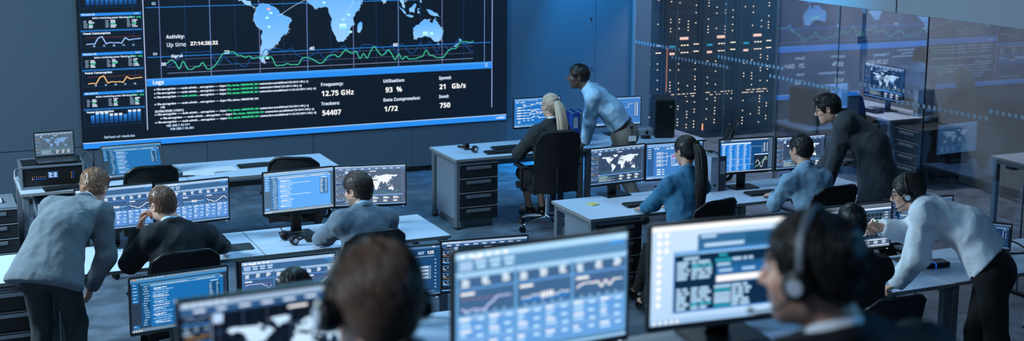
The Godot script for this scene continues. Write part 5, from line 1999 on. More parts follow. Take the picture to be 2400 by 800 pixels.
func hair(o: Dictionary, t: Node3D, HT: Transform3D, hs: float, male: bool) -> void:
	var B := HT.basis
	var L := func(x, y, z): return HT * (Vector3(x, y, z) * hs)
	var h := Field.new()
	var th: float = o.get("hair_thick", 0.012)
	var style: String = o.get("hair_style", "short")
	h.ell(L.call(0, 0.04, 0.014), Vector3(0.077 + th, 0.088 + th, 0.098 + th) * hs, B, 0.02)
	h.ell(L.call(0, -0.012, 0.05), Vector3(0.066 + th * 0.7, 0.07, 0.055 + th * 0.6) * hs, B, 0.03)
	if style == "quiff":
		h.cap(L.call(-0.04, 0.1, -0.062), L.call(0.035, 0.103, -0.062), 0.028 * hs, 0.028 * hs, 0.03)
	if style == "full":
		h.ell(L.call(0, 0.075, 0.0), Vector3(0.082, 0.07, 0.1) * hs, B, 0.03)
	if style == "long":
		h.ell(L.call(0, -0.03, 0.045), Vector3(0.088, 0.115, 0.075) * hs, B, 0.03)
		for sx in [-1.0, 1.0]:
			h.cap(L.call(sx * 0.074, 0.05, 0.0), L.call(sx * 0.08, -0.05, 0.02), 0.026 * hs, 0.022 * hs, 0.03)
	# face, ears and nape stay free
	h.ell(L.call(0, -0.05, -0.09), Vector3(0.088, 0.117, 0.08) * hs, B, 0.008, -1.0)
	if style != "long":
		for sx in [-1.0, 1.0]:
			h.ell(L.call(sx * 0.099, -0.016, 0.008), Vector3(0.036, 0.056, 0.036) * hs, B, 0.006, -1.0)
			h.ell(L.call(sx * 0.07, -0.09, 0.03), Vector3(0.05, 0.05, 0.05) * hs, B, 0.01, -1.0)
		h.ell(L.call(0, -0.155 if male else -0.16, 0.04), Vector3(0.12, 0.09, 0.12) * hs, B, 0.012, -1.0)
	h.wrinkle(o.get("seed", 1) + 9, 1.0, o.get("hair_amp", 0.003), Vector3(o.get("hair_freq", 9.0), 2.6, 1), 2, Transform3D(Basis(Vector3.RIGHT, 0.7), Vector3.ZERO) * (Transform3D(Basis(), Vector3(0, -0.03, -0.01)) * HT.affine_inverse()))
	var mb := MB.new()
	var hc: Color = o.hair_color
	h.build(mb, o.get("hair_cell", 0.0055))
	var hm: StandardMaterial3D = M.hair.duplicate()
	hm.albedo_color = (hc * 1.25).linear_to_srgb()
	hm.vertex_color_use_as_albedo = true
	hm.resource_name = "hair_of_person"
	for k in mb.v.size():
		mb.col.push_back(Color(0.6, 0.6, 0.6))
	var ho := obj("hair", mb, hm, t)
	# locks lying on it
	var rng := RandomNumberGenerator.new()
	rng.seed = o.get("seed", 1) * 13 + 5
	var HI := HT.affine_inverse()
	var cen := Vector3(0, 0.03, 0.014)
	var rad := Vector3(0.077 + th, 0.088 + th, 0.098 + th)
	var tie := Vector3.INF
	if o.has("tail"):
		tie = HI * (o.tail[0] - t.position) / hs
	var lk := MB.new()
	var length: float = o.get("lock", 0.026 if male else 0.06)
	var rr: float = o.get("lock_r", 0.0015)
	for k in o.get("locks", 1500):
		var i0: int = rng.randi() % mb.v.size()
		var nn: Vector3 = (HI.basis * mb.n[i0]).normalized()
		var q: Vector3 = HI * mb.v[i0] / hs
		var e0 := ((q - cen) / rad).length()
		if e0 < 0.86:
			continue
		var dir: Vector3
		if tie != Vector3.INF:
			dir = tie - q
		elif style == "long" or style == "bob":
			dir = Vector3(signf(q.x) * 0.5, -0.6 - maxf(0.0, q.y) * 2.0, 0.3) if q.y < 0.08 else Vector3(q.x * 6.0, -0.2, 0.4)
		else:
			var crown := Vector3(0.015, 0.12, 0.065)
			dir = q - crown
			dir = dir.rotated(nn, 0.5)
			if o.get("back", false):
				dir = Vector3(q.x * 2.0, -0.25 - maxf(0.0, q.z) * 8.0, 1.0) * dir.length()
			elif q.y > 0.07 and q.z < 0.03:
				dir = dir.lerp(Vector3(0.6, 0.1, -0.25) * dir.length(), o.get("sweep", 0.5))
		dir = (dir + Vector3(rng.randf_range(-1, 1), rng.randf_range(-1, 1), rng.randf_range(-1, 1)) * dir.length() * o.get("mess", 0.16))
		dir = (dir - nn * dir.dot(nn)).normalized()
		var pts := []
		var ll := length * rng.randf_range(0.6, 1.3)
		var lift: float = rng.randf_range(0.0, 1.0) * o.get("hair_lift", 0.03)
		for m in 5:
			var f := m / 4.0
			var w := q + dir * ll * f
			var e := ((w - cen) / rad).length()
			w = cen + (w - cen) * (e0 / e) * (1.0 + lift * f * (1.0 - 0.4 * f) + 0.006)
			pts.push_back(HT * (w * hs))
		var en: Vector3 = q + dir * ll
		var earq := Vector3(absf(en.x) - 0.09, en.y + 0.01, en.z - 0.01)
		if style != "long" and style != "bob" and earq.length() < 0.042:
			continue
		if pow(en.x / 0.084, 2) + pow((en.y + 0.05) / 0.112, 2) + pow((en.z + 0.09) / 0.076, 2) < 1.0:
			continue
		if style != "long" and style != "bob" and en.y < -0.062:
			continue
		var c := rng.randf_range(0.45, 1.0)
		var s0 := lk.v.size()
		lk.tube(pts, [rr * hs, rr * 1.15 * hs, rr * hs, rr * 0.7 * hs, rr * 0.25 * hs], 4, false)
		for m in lk.v.size() - s0:
			lk.col.push_back(Color(c, c, c))
	var lo := obj("hair_locks", lk, hm, ho)
	lo.set_meta("kind", "stuff")
	if o.has("tail"):
		var tp: Array = []
		for q in o.tail:
			tp.push_back(q - t.position)
		tp = curve(tp, 4)
		var tr: Array = o.tail_r
		var rad_at := func(f: float):
			var x: float = f * (tr.size() - 1)
			var a := mini(int(x), tr.size() - 2)
			return lerpf(tr[a], tr[a + 1], x - a)
		var core := Field.new()
		for i in tp.size() - 1:
			core.cap(tp[i], tp[i + 1], rad_at.call(float(i) / (tp.size() - 1)) * 0.8, rad_at.call(float(i + 1) / (tp.size() - 1)) * 0.8, 0.015, B.x, 1.25)
		var tm := MB.new()
		core.build(tm, 0.008)
		for k in tm.v.size():
			tm.col.push_back(Color(0.55, 0.55, 0.55))
		var pt := obj("ponytail", tm, hm, ho)
		var st := MB.new()
		for k in 260:
			var an := rng.randf_range(0, TAU)
			var rr2 := rng.randf_range(0.72, 1.02)
			var pts := []
			var stop := rng.randf_range(0.82, 1.04)
			var w1 := rng.randf_range(-0.35, 0.35)
			for m in 10:
				var f := minf(1.0, stop * m / 9.0)
				var x := f * (tp.size() - 1)
				var a := mini(int(x), tp.size() - 2)
				var p: Vector3 = tp[a].lerp(tp[a + 1], x - a)
				var d: Vector3 = (tp[a + 1] - tp[a]).normalized()
				var bx := (B.x - d * B.x.dot(d)).normalized()
				var bz := bx.cross(d)
				var rq: float = rad_at.call(f) * rr2
				pts.push_back(p + bx * cos(an + w1 * f) * rq * 1.25 + bz * sin(an + w1 * f) * rq - d * 0.0)
			var c := rng.randf_range(0.45, 1.0)
			var s0 := st.v.size()
			st.tube(pts, 0.0036, 4, true)
			for m in st.v.size() - s0:
				st.col.push_back(Color(c, c, c))
		var so := obj("ponytail_strands", st, hm, pt)
		so.set_meta("kind", "stuff")
		obj("hair_tie", MB.new().tube(rounded_ring(tp[0], B.x, B.z.lerp(B.y, 0.5).normalized(), tr[0] + 0.006, tr[0] + 0.006, 16), 0.007, 8, false), M.black, ho)

func glasses(t: Node3D, HT: Transform3D, hs: float) -> void:
	var L := func(v: Vector3): return HT * (v * hs)
	var g := MB.new()
	for sx in [-1.0, 1.0]:
		var rim := []
		for p in rounded(0.05, 0.036, 0.012, 4):
			rim.push_back(L.call(Vector3(sx * 0.032 + p.x, 0.004 + p.y, -0.106 + absf(sx * 0.032 + p.x) * 0.12)))
		rim.push_back(rim[0])
		g.tube(rim, 0.0022, 6, false)
		g.tube([L.call(Vector3(sx * 0.057, 0.012, -0.1)), L.call(Vector3(sx * 0.078, 0.012, -0.085)), L.call(Vector3(sx * 0.083, 0.014, 0.0)), L.call(Vector3(sx * 0.083, 0.0, 0.03))], 0.0024, 6)
	g.tube([L.call(Vector3(-0.008, 0.01, -0.106)), L.call(Vector3(0, 0.013, -0.109)), L.call(Vector3(0.008, 0.01, -0.106))], 0.0022, 6)
	var o := obj("eyeglasses", g, M.plastic_black, t)
	for sx in [-1.0, 1.0]:
		var poly := MB.new()
		var pts := []
		for p in rounded(0.049, 0.035, 0.012, 4):
			pts.push_back(L.call(Vector3(sx * 0.032 + p.x, 0.004 + p.y, -0.106 + absf(sx * 0.032 + p.x) * 0.12)))
		poly.face(pts, HT.basis.z * -1.0)
		obj("lens", poly, M.clear_glass, o)

# ---------------------------------------------------------------- everything in its place
func build_all() -> void:
	build_room()
	var navy := Color(0.05, 0.095, 0.155)
	var wall_im := ui_dashboard(1.0, true, navy, Color(0.17, 0.56, 0.95), Color(0.36, 0.68, 1.0), Color(0.62, 0.83, 1.0), 5)
	build_video_wall(wall_im)
	build_racks()
	desks()
	screens()
	chairs()
	desk_things()
	side_room()
	people()

func desks() -> void:
	var w := 1.475
	var far := "desks of the row under the video wall"
	var mid := "desks of the middle row"
	var near := "desks of the row below the tier"
	make_desk(w, 0.78, "white desk with the equipment case on it", Vector3(0.88 + w / 2, 0, -12.66), 0, far)
	make_desk(w, 0.78, "empty white desk end beside the aisle under the video wall", Vector3(0.88 + w * 1.5, 0, -12.66), 0, far)
	make_desk(w, 0.73, "white desk where the blonde ponytail woman sits", Vector3(4.98 + w / 2, 0, -12.57), 0, far)
	make_desk(w, 0.73, "white desk with the black computer tower on it", Vector3(4.98 + w * 1.5, 0, -12.57), 0, far)
	make_desk(w, 0.74, "white desk behind the standing man in the grey suit", Vector3(0.885 - w / 2, 0, -9.86), 0, mid)
	make_desk(w, 0.74, "white desk of the man resting his cheek on his hand", Vector3(0.885 + w / 2, 0, -9.86), 0, mid)
	make_desk(w, 0.74, "bright white desk with a loose headset, at the aisle", Vector3(0.885 + w * 1.5, 0, -9.86), 0, mid)
	make_desk(w, 0.73, "white desk with a yellow sticky note", Vector3(5.075 + w / 2, 0, -9.87), 0, mid)
	make_desk(w, 0.73, "white desk of the young man wearing a watch", Vector3(5.075 + w * 1.5, 0, -9.87), 0, mid)
	make_desk(w, 0.74, "desk with the dark-haired woman, below the tier", Vector3(0.9 + w / 2, 0, -7.36), 0, near)
	make_desk(w, 0.74, "desk at the aisle below the tier, under two monitors", Vector3(0.9 + w * 1.5, 0, -7.36), 0, near)
	make_desk(w, 0.73, "desk with the graph monitor, leaned on by the white-shirted man", Vector3(5.09 + w / 2, 0, -7.27), 0, near)
	make_desk(w, 0.73, "desk with the small laptop behind the white-shirted man", Vector3(5.09 + w * 1.5, 0, -7.28), 0, near)
	var t := make_desk(w, 0.8, "front desk on the raised tier, with the map monitor", Vector3(-0.15 + w / 2, 1.27, -3.2), 0, "front desks on the tier")
	make_desk(w, 0.8, "front desk on the raised tier, with the white-screened monitor", Vector3(-0.15 + w * 1.5, 1.27, -3.2), 0, "front desks on the tier")
	# drawers
	make_pedestal(0.43, 0.69, 0.62, 4, "grey four-drawer unit under the desk of the blonde woman", Vector3(5.24, 0, -12.53))
	make_pedestal(0.43, 0.69, 0.6, 4, "drawer unit under the desk with the sticky note", Vector3(5.37, 0, -9.83))
	make_pedestal(0.46, 0.69, 0.6, 4, "wide drawer unit with bright rails behind the grey-suited man", Vector3(0.5, 0, -9.78), 0.0, "", true)
	make_pedestal(0.5, 0.63, 0.55, 4, "drawer unit with papers on top beside the equipment desk", Vector3(0.6, 0, -12.52))
	make_pedestal(0.42, 0.62, 0.6, 4, "drawer unit standing out from under the equipment desk", Vector3(1.23, 0, -12.46))
	make_pedestal(0.43, 0.69, 0.6, 4, "drawer unit under the desk end below the tier", Vector3(1.18, 0, -7.32))

func screens() -> void:
	var gc := Color(0.28, 0.36, 0.5)
	var map_a := screen_mat("map_screen", ui_dashboard(0.4, false, Color(0.2, 0.28, 0.39), Color(0.36, 0.58, 0.85), Color(0.9, 0.95, 1), Color(0.95, 0.98, 1), 5), 1.0)
	var map_b := screen_mat("map_screen_dark", ui_dashboard(0.4, false, Color(0.04, 0.07, 0.11), Color(0.3, 0.6, 0.92), Color(0.8, 0.91, 1), Color(0.75, 0.88, 1), 6), 1.1)
	var map_c := screen_mat("map_screen_pale", ui_dashboard(0.4, false, Color(0.33, 0.4, 0.5), Color(0.45, 0.64, 0.88), Color(0.95, 0.97, 1), Color(0.97, 0.98, 1), 7), 1.0)
	var code_a := screen_mat("code_screen", ui_code(0.8, Color(0.33, 0.45, 0.56), Color(0.38, 0.68, 0.99), Color(0.88, 0.95, 1), 12), 1.0)
	var code_b := screen_mat("code_screen_dim", ui_code(0.8, Color(0.16, 0.22, 0.3), Color(0.08, 0.43, 0.7), Color(0.68, 0.84, 0.97), 13), 1.0)
	var ana := screen_mat("analytics_screen", ui_analytics(0.8, Color(0.27, 0.47, 0.68), Color(0.36, 0.58, 0.86), Color(0.78, 0.88, 1), 14), 1.0)
	var ana_b := screen_mat("analytics_screen_bright", ui_analytics(0.8, Color(0.38, 0.6, 0.79), Color(0.38, 0.6, 0.84), Color(0.75, 0.9, 1), 15), 1.15)
	var rail := screen_mat("track_screen", ui_schematic(0.7, Color(0.13, 0.46, 0.77), Color(0.8, 0.9, 1), 16, true), 1.0)
	var sche := screen_mat("schematic_screen", ui_schematic(0.7, Color(0.25, 0.5, 0.79), Color(0.82, 0.91, 1), 17, false), 1.0)
	var table := screen_mat("table_screen", ui_table(0.7), 1.0)
	var graph := screen_mat("graph_screen", ui_graph(0.7), 1.0)
	var deskt := screen_mat("desktop_screen", ui_desktop(0.8), 1.05)
	var lst := screen_mat("list_screen", ui_list(0.7, 18), 1.0)
	var lst_d := screen_mat("list_screen_dim", ui_code(0.6, Color(0.05, 0.09, 0.15), Color(0.08, 0.2, 0.36), Color(0.6, 0.75, 0.95), 19), 1.0)
	var d := 0.73
	var e := E_SCREEN
	var gm := "monitors on the desks"
	make_monitor("monitor with charts, partly behind the grey-suited man", Vector3(1.385, 1.03, -10.13), 3.0, 0.58, 0.345, ana, d, gm, e)
	make_monitor("monitor with charts and panels in front of the cheek-resting man", Vector3(1.969, 1.018, -10.16), 5.0, 0.58, 0.345, ana, d, gm, e)
	make_monitor("monitor with a large light blue code window", Vector3(2.743, 1.087, -9.933), 3.8, 0.58, 0.345, code_a, d, gm, e)
	make_monitor("monitor with a white world map beside the light blue code window", Vector3(3.342, 1.065, -9.986), -11.6, 0.58, 0.345, map_c, d, gm, e)
	make_monitor("monitor with white track lines in front of the blonde woman", Vector3(6.108, 1.067, -12.676), -0.5, 0.555, 0.33, rail, d, gm, e)
	make_monitor("monitor half hidden by the man in the light blue shirt", Vector3(7.158, 0.99, -12.8), -5.7, 0.555, 0.33, sche, d, gm, e)
	make_monitor("monitor with a white world map over the sticky note desk", Vector3(5.698, 1.008, -10.178), 4.5, 0.58, 0.345, map_a, d, gm, e)
	make_monitor("monitor with a block diagram behind the long black ponytail", Vector3(6.302, 0.994, -10.211), -3.8, 0.58, 0.345, sche, d, gm, e)
	make_monitor("monitor with a blue table and a small curve window", Vector3(6.922, 1.036, -9.987), -5.0, 0.555, 0.33, table, d, gm, e)
	make_monitor("monitor with a map half hidden by the man in the dark suit", Vector3(7.66, 0.975, -10.17), -2.9, 0.545, 0.325, map_a, d, gm, e)
	make_monitor("monitor with a dark blue code window below the tier", Vector3(1.381, 1.05, -7.598), 5.3, 0.58, 0.345, code_b, d, gm, e)
	make_monitor("monitor behind the top of a dark-haired head", Vector3(2.03, 1.064, -7.611), -1.3, 0.58, 0.345, ana, d, gm, e)
	make_monitor("monitor reading SCF 125 beside the woman with the headset", Vector3(2.735, 1.03, -7.68), -4.9, 0.58, 0.345, lst, d, gm, e)
	make_monitor("monitor at the aisle end behind the big chart monitor", Vector3(3.289, 1.059, -7.57), -7.0, 0.58, 0.345, map_b, d, gm, e)
	make_monitor("monitor with white curves on a grid, pointed at by a hand", Vector3(6.07, 1.065, -7.37), -3.0, 0.58, 0.345, graph, d, gm, e)
	make_monitor("dark monitor between the graph and the white-shirted man", Vector3(6.66, 1.05, -7.42), -8.0, 0.58, 0.345, lst_d, d, gm, e)
	make_monitor("monitor with a world map on the tier, before the headset woman", Vector3(0.866, 2.24, -3.24), 3.0, 0.58, 0.345, map_b, 2.0, gm, e)
	make_monitor("monitor full of pale charts on the tier, between two others", Vector3(1.649, 2.25, -3.367), 2.7, 0.58, 0.345, ana_b, 2.0, gm, e)
	make_monitor("monitor with a white desktop and a dark window on the tier", Vector3(2.342, 2.231, -3.436), -4.5, 0.58, 0.345, deskt, 2.0, gm, e, 0.0, true, Color(0.7, 0.86, 1.0))
	make_monitor("low tilted monitor with a code window under the video wall", Vector3(1.91, 0.885, -12.62), 3.0, 0.56, 0.335, code_b, d, gm, e * 0.5, -0.55, false)
	make_monitor("large monitor with a world map behind the glass", Vector3(11.0, 1.08, -13.0), -89.5, 0.72, 0.43, map_b, d, gm, e)
	make_monitor("dark monitor alone on a desk behind the glass", Vector3(10.75, 1.12, -9.9), -80.0, 0.58, 0.345, lst_d, d, gm, 0.0)
	make_laptop("open laptop with a grey world map on the equipment case", Vector3(1.23, 0.945, -12.56), deg_to_rad(2.0), 0.355, screen_mat("laptop_screen", ui_dashboard(0.3, false, Color(0.34, 0.42, 0.5), Color(0.42, 0.56, 0.7), Color(0.5, 0.68, 0.88), Color(0.5, 0.68, 0.88), 8), 0.9), 1.75, e * 0.4)
	make_laptop("small laptop with a dark blue screen behind the white-shirted man", Vector3(7.3, 0.73, -7.38), deg_to_rad(-50.0), 0.32, lst_d, 1.8, e * 0.2)

func chairs() -> void:
	var gm := "office chairs at the desks"
	make_chair("high-backed black chair of the blonde woman", Vector3(5.88, 0, -11.95), deg_to_rad(-3.0), gm, 0.47, 1.06, 0.42, false)
	var c := make_chair("empty mesh-backed chair at the low tilted monitor", Vector3(1.9, 0, -11.9), deg_to_rad(2.0), gm, 0.46, 1.03)
	var rest := [
		["empty mesh-backed chair behind the light blue code window", Vector3(3.24, 0, -11.78), -22.0],
		["chair of the man resting his cheek on his hand", Vector3(1.63, 0, -9.03), 2.0],
		["chair of the bearded man in the grey-blue jacket", Vector3(2.95, 0, -9.03), 4.0],
		["chair of the woman with the long black ponytail", Vector3(5.66, 0, -8.9), 14.0],
		["chair of the young man wearing a watch", Vector3(6.9, 0, -8.95), 4.0],
		["chair of the dark-haired woman below the tier", Vector3(1.83, 0, -6.5), 0.0],
		["chair of the seated man whom a hand points past", Vector3(5.33, 0, -6.35), 0.0],
		["chair of the woman with the headset on the tier", Vector3(0.93, 1.27, -2.4), 0.0],
		["chair of the man with the headset on the tier", Vector3(1.84, 1.27, -2.12), 5.0],
		["black chair behind the glass at the map monitor", Vector3(10.68, 0, -13.0), -80.0],
		["black chair turned sideways between the binders and the racks", Vector3(7.55, 0, -11.65), 60.0],
	]
	for q in rest:
		dup(c, "office_chair", q[1], deg_to_rad(q[2]), q[0], gm)

func desk_things() -> void:
	var y := 0.73
	# equipment case
	var t := thing("equipment_case", "black rack case with small lights and a display, under the laptop", "equipment case", Vector3(1.18, y, -12.62), deg_to_rad(-1.5))
	obj("body", MB.new().box(Vector3(0, 0.105, -0.005), Vector3(0.52, 0.19, 0.37), 0.004), M.plastic_black, t)
	var rails := MB.new()
	for sx in [-1.0, 1.0]:
		for sz in [-1.0, 1.0]:
			rails.box(Vector3(sx * 0.265, 0.105, sz * 0.19), Vector3(0.022, 0.21, 0.022), 0.004)
		rails.box(Vector3(sx * 0.265, 0.2, 0), Vector3(0.022, 0.022, 0.38), 0.004).box(Vector3(sx * 0.265, 0.011, 0), Vector3(0.022, 0.022, 0.38), 0.004)
	for sz in [-1.0, 1.0]:
		rails.box(Vector3(0, 0.2, sz * 0.19), Vector3(0.53, 0.022, 0.022), 0.004).box(Vector3(0, 0.011, sz * 0.19), Vector3(0.53, 0.022, 0.022), 0.004)
	obj("edge_rails", rails, M.metal_grey, t)
	for sx in [-1.0, 1.0]:
		var hp := curve([Vector3(sx * 0.272, 0.07, 0.06), Vector3(sx * 0.31, 0.075, 0.05), Vector3(sx * 0.31, 0.135, -0.02), Vector3(sx * 0.272, 0.14, -0.05)], 5)
		obj("handle", MB.new().tube(hp, 0.009, 8), M.metal_light, t)
	var fp := obj("front_panel", MB.new().box(Vector3(0, 0.105, 0.184), Vector3(0.5, 0.16, 0.006), 0.001), M.black, t)
	obj("display", MB.new().box(Vector3(0.0, 0.12, 0.188), Vector3(0.085, 0.055, 0.004)), glow("case_display", Color(0.25, 0.5, 0.85), 0.55), fp)
	var dl := MB.new()
	for i in 4:
		dl.box(Vector3(-0.025 + 0.006 * (i % 2), 0.137 - i * 0.0115, 0.1905), Vector3(0.03 - 0.006 * (i % 3), 0.005, 0.001)).box(Vector3(0.02, 0.137 - i * 0.0115, 0.1905), Vector3(0.022 + 0.006 * (i % 2), 0.005, 0.001))
	obj("display_lines", dl, M.led_white, fp)
	var lb := MB.new()
	var lo := MB.new()
	for i in 7:
		(lo if i == 0 else lb).box(Vector3(-0.175 + i * 0.018, 0.09, 0.188), Vector3(0.009, 0.008, 0.004))
		lo.box(Vector3(-0.175 + i * 0.018, 0.108, 0.188), Vector3(0.004, 0.004, 0.004))
	for i in 3:
		lb.box(Vector3(0.175, 0.085 + i * 0.022, 0.188), Vector3(0.008, 0.008, 0.004)); lo.box(Vector3(0.158, 0.085 + i * 0.022, 0.188), Vector3(0.006, 0.006, 0.004))
	obj("blue_lights", lb, M.led_blue, fp)
	obj("amber_lights", lo, M.led_white_warm, fp)
	var cab := curve([Vector3(1.46, 0.93, -12.7), Vector3(1.5, 0.99, -12.72), Vector3(1.54, 0.95, -12.66), Vector3(1.55, 0.86, -12.62), Vector3(1.52, 0.745, -12.66), Vector3(1.6, 0.737, -12.8)], 6)
	tag(obj("cable", MB.new().tube(cab, 0.006, 8), M.plastic_black), "black cable looping down beside the equipment case", "cable")
	# keyboards, mice, paper
	var kg := "keyboards on the desks"
	make_keyboard("dark keyboard in front of the equipment case", Vector3(1.28, y, -12.5 + 0.0), deg_to_rad(6.0), kg).position = Vector3(1.3, y, -12.36)
	make_keyboard("keyboard alone on the desk under the video wall", Vector3(3.12, y, -12.67), deg_to_rad(2.0), kg)
	make_keyboard("keyboard lying in front on the desk of the blonde woman", Vector3(5.6, y, -12.37), deg_to_rad(-2.0), kg)
	make_keyboard("keyboard lying behind another on the desk of the blonde woman", Vector3(5.76, y, -12.56), deg_to_rad(1.0), kg)
	make_keyboard("keyboard under the hand of the black ponytail woman", Vector3(5.78, y, -9.78), deg_to_rad(-4.0), kg)
	make_keyboard("keyboard under the hand of the man wearing a watch", Vector3(7.0, y, -9.74), deg_to_rad(-2.0), kg)
	make_keyboard("keyboard half hidden by the bearded man", Vector3(2.96, y, -9.76), deg_to_rad(-4.0), kg)
	make_keyboard("keyboard in front of the cheek-resting man", Vector3(1.62, y, -9.72), deg_to_rad(4.0), kg)
	make_keyboard("keyboard on the desk in the glazed side room", Vector3(10.82, y, -13.05), deg_to_rad(-88.0), kg)
	var mp := thing("mouse_pad", "dark mouse pad beside the low tilted monitor", "mouse pad", Vector3(2.3, y, -12.52), deg_to_rad(4.0), "mouse pads")
	obj("mat", MB.new().prism(rounded(0.26, 0.2, 0.02), T3(Vector3(0, 0.002, 0), 0, -PI / 2), 0.004, 0.001), M.dark_grey, mp)
	dup(mp, "mouse_pad", Vector3(2.2, y, -9.78), deg_to_rad(-3.0), "dark mouse pad under the hand of the cheek-resting man", "mouse pads")
	dup(mp, "mouse_pad", Vector3(3.38, y, -9.7), deg_to_rad(-8.0), "dark mouse pad beyond the bearded man's shoulder", "mouse pads")
	make_mouse("black mouse on the pad beside the low tilted monitor", Vector3(2.25, y + 0.004, -12.58), 0.2, "computer mice")
	make_mouse("black mouse on the desk with the computer tower", Vector3(7.34, y, -12.5), 1.2, "computer mice")
	make_mouse("black mouse under the hand of the cheek-resting man", Vector3(2.135, y + 0.004, -9.78), 0.1, "computer mice")
	for k in 3:
		var ph := thing("paper_sheet", ["sheet of paper lying nearest the keyboard under the video wall", "sheet of paper on the middle of the desk under the video wall", "stack of paper on top of the drawer unit"][k], "paper", [Vector3(2.72, y, -12.63), Vector3(2.5, y, -12.55), Vector3(0.58, 0.632, -12.5)][k], deg_to_rad([8.0, -12.0, 3.0][k]), "loose papers")
		obj("sheet", MB.new().sheet(6, 6, func(u, v): return Vector3((u - 0.5) * 0.297, 0.002 + (0.012 if k == 2 else 0.002) + 0.004 * sin(u * 5 + k) * v, (v - 0.5) * 0.21), 0.022 if k == 2 else 0.001), M.paper, ph)
	var sn := thing("sticky_note_pad", "yellow sticky note pad on the white desk", "sticky note", Vector3(5.345, y, -9.97), 0.25)
	obj("note_stack", MB.new().box(Vector3(0, 0.004, 0), Vector3(0.085, 0.007, 0.085), 0.001), M.sticky_yellow, sn)
	# headsets lying on desks
	var lie := Transform3D(Basis(Vector3.UP, 1.75) * Basis(Vector3.RIGHT, PI / 2 - 0.2), Vector3(2.62, y + 0.045, -9.76))
	make_headset("black headset lying on the bright desk, boom raised", lie, "headsets", 0.093)
	make_headset("black headset lying beside the keyboards of the blonde woman", Transform3D(Basis(Vector3.UP, -1.4) * Basis(Vector3.RIGHT, PI / 2 - 0.2), Vector3(5.28, y + 0.045, -12.55)), "headsets", 0.093)
	# binders
	var bg := "lever arch binders"
	make_binder("pale grey binder standing on the middle desk", Vector3(6.585, y, -9.98), deg_to_rad(-8.0), M.binder_grey, M.binder_grey, bg).set_meta("label", "pale grey binder standing on the middle desk, the paler of two")
	make_binder("darker grey binder standing on the middle desk, against the paler one", Vector3(6.672, y, -9.99), deg_to_rad(-8.0), M.binder_dark, M.binder_dark, bg)
	make_binder("blue binder standing beside the blonde woman", Vector3(6.52, y, -12.58), deg_to_rad(-6.0), M.binder_blue, M.binder_blue, bg)
	make_binder("grey-spined binder standing against the blue one", Vector3(6.61, y, -12.59), deg_to_rad(-6.0), M.binder_blue, M.binder_grey, bg)
	# computer tower, small device
	var pc := thing("computer_tower", "black computer tower on the desk in front of the racks", "computer tower", Vector3(7.62, y, -12.62), deg_to_rad(-24.0))
	obj("case", MB.new().box(Vector3(0, 0.215, 0), Vector3(0.22, 0.41, 0.42), 0.008), M.plastic_black, pc)
	obj("front_panel", MB.new().box(Vector3(0, 0.215, 0.213), Vector3(0.2, 0.39, 0.012), 0.005), M.black, pc)
	obj("power_button", MB.new().box(Vector3(0.06, 0.35, 0.221), Vector3(0.03, 0.03, 0.006), 0.002), M.metal_grey, pc)
	obj("blue_edge_light", MB.new().box(Vector3(-0.111, 0.385, 0.06), Vector3(0.004, 0.014, 0.24), 0.001), glow("tower_light", Color(0.05, 0.2, 0.6), 0.35), pc)
	for k in 4:
		obj("case_foot", MB.new().box(Vector3([-0.08, 0.08][k % 2], 0.006, [-0.16, 0.16][k / 2]), Vector3(0.03, 0.012, 0.03)), M.black, pc)
	var dv := thing("desktop_box", "pale flat box with a round black emblem beside the tower", "electronic device", Vector3(7.43, y, -12.72), deg_to_rad(-8.0))
	obj("shell", MB.new().box(Vector3(0, 0.036, 0), Vector3(0.27, 0.068, 0.19), 0.012), M.metal_light, dv)
	obj("round_emblem", MB.new().cyl(Vector3(0.01, 0.036, 0.094), Vector3(0.01, 0.036, 0.0965), 0.019, 0.019, 18).box(Vector3(0.014, 0.06, 0.0955), Vector3(0.008, 0.012, 0.002), 0.0, Basis(Vector3(0, 0, 1), -0.5)), M.black, dv)
	# desk of the white-shirted man
	var bt := thing("sanitizer_bottle", "small clear bottle with a blue label", "bottle", Vector3(6.6, y, -7.3), 0.6)
	obj("flask", MB.new().prism(rounded(0.075, 0.05, 0.015), T3(Vector3(0, 0.055, 0), 0, -PI / 2), 0.11, 0.008), M.bottle_clear, bt)
	obj("label", MB.new().prism(rounded(0.077, 0.052, 0.015), T3(Vector3(0, 0.055, 0), 0, -PI / 2), 0.06), M.label_blue, bt)
	obj("cap", MB.new().cyl(Vector3(0, 0.11, 0), Vector3(0, 0.135, 0), 0.014, 0.013, 14), M.shirt_white, bt)
	var hb := thing("docking_hub", "flat black hub with a thin blue light line", "electronic device", Vector3(6.73, y, -7.3), deg_to_rad(-6.0))
	obj("shell", MB.new().box(Vector3(0, 0.02, 0), Vector3(0.19, 0.038, 0.12), 0.006), M.plastic_black, hb)
	obj("light_line", MB.new().box(Vector3(-0.03, 0.021, 0.0605), Vector3(0.006, 0.03, 0.003)), M.led_blue, hb)
	obj("light_line", MB.new().box(Vector3(-0.03, 0.0395, 0), Vector3(0.006, 0.002, 0.115)), M.led_blue, hb)
	var wires := [[[Vector3(7.5, 0.735, -7.5), Vector3(7.6, 0.79, -7.46), Vector3(7.66, 0.75, -7.36), Vector3(7.58, 0.736, -7.3), Vector3(7.48, 0.736, -7.34)], "black cable loop beside the small laptop"],
		[[Vector3(6.3, 0.69, -7.0), Vector3(6.3, 0.45, -7.02), Vector3(6.2, 0.2, -7.0), Vector3(6.05, 0.03, -6.9), Vector3(5.7, 0.012, -6.75)], "thin cable trailing from under the desk to the floor"],
		[[Vector3(11.3, 0.02, -12.0), Vector3(11.27, 0.015, -11.5), Vector3(11.22, 0.015, -10.9), Vector3(11.28, 0.015, -10.2)], "cable lying along the foot of the side wall"]]
	for q in wires:
		tag(obj("cable", MB.new().tube(curve(q[0], 6), 0.006, 8), M.plastic_black), q[1], "cable")

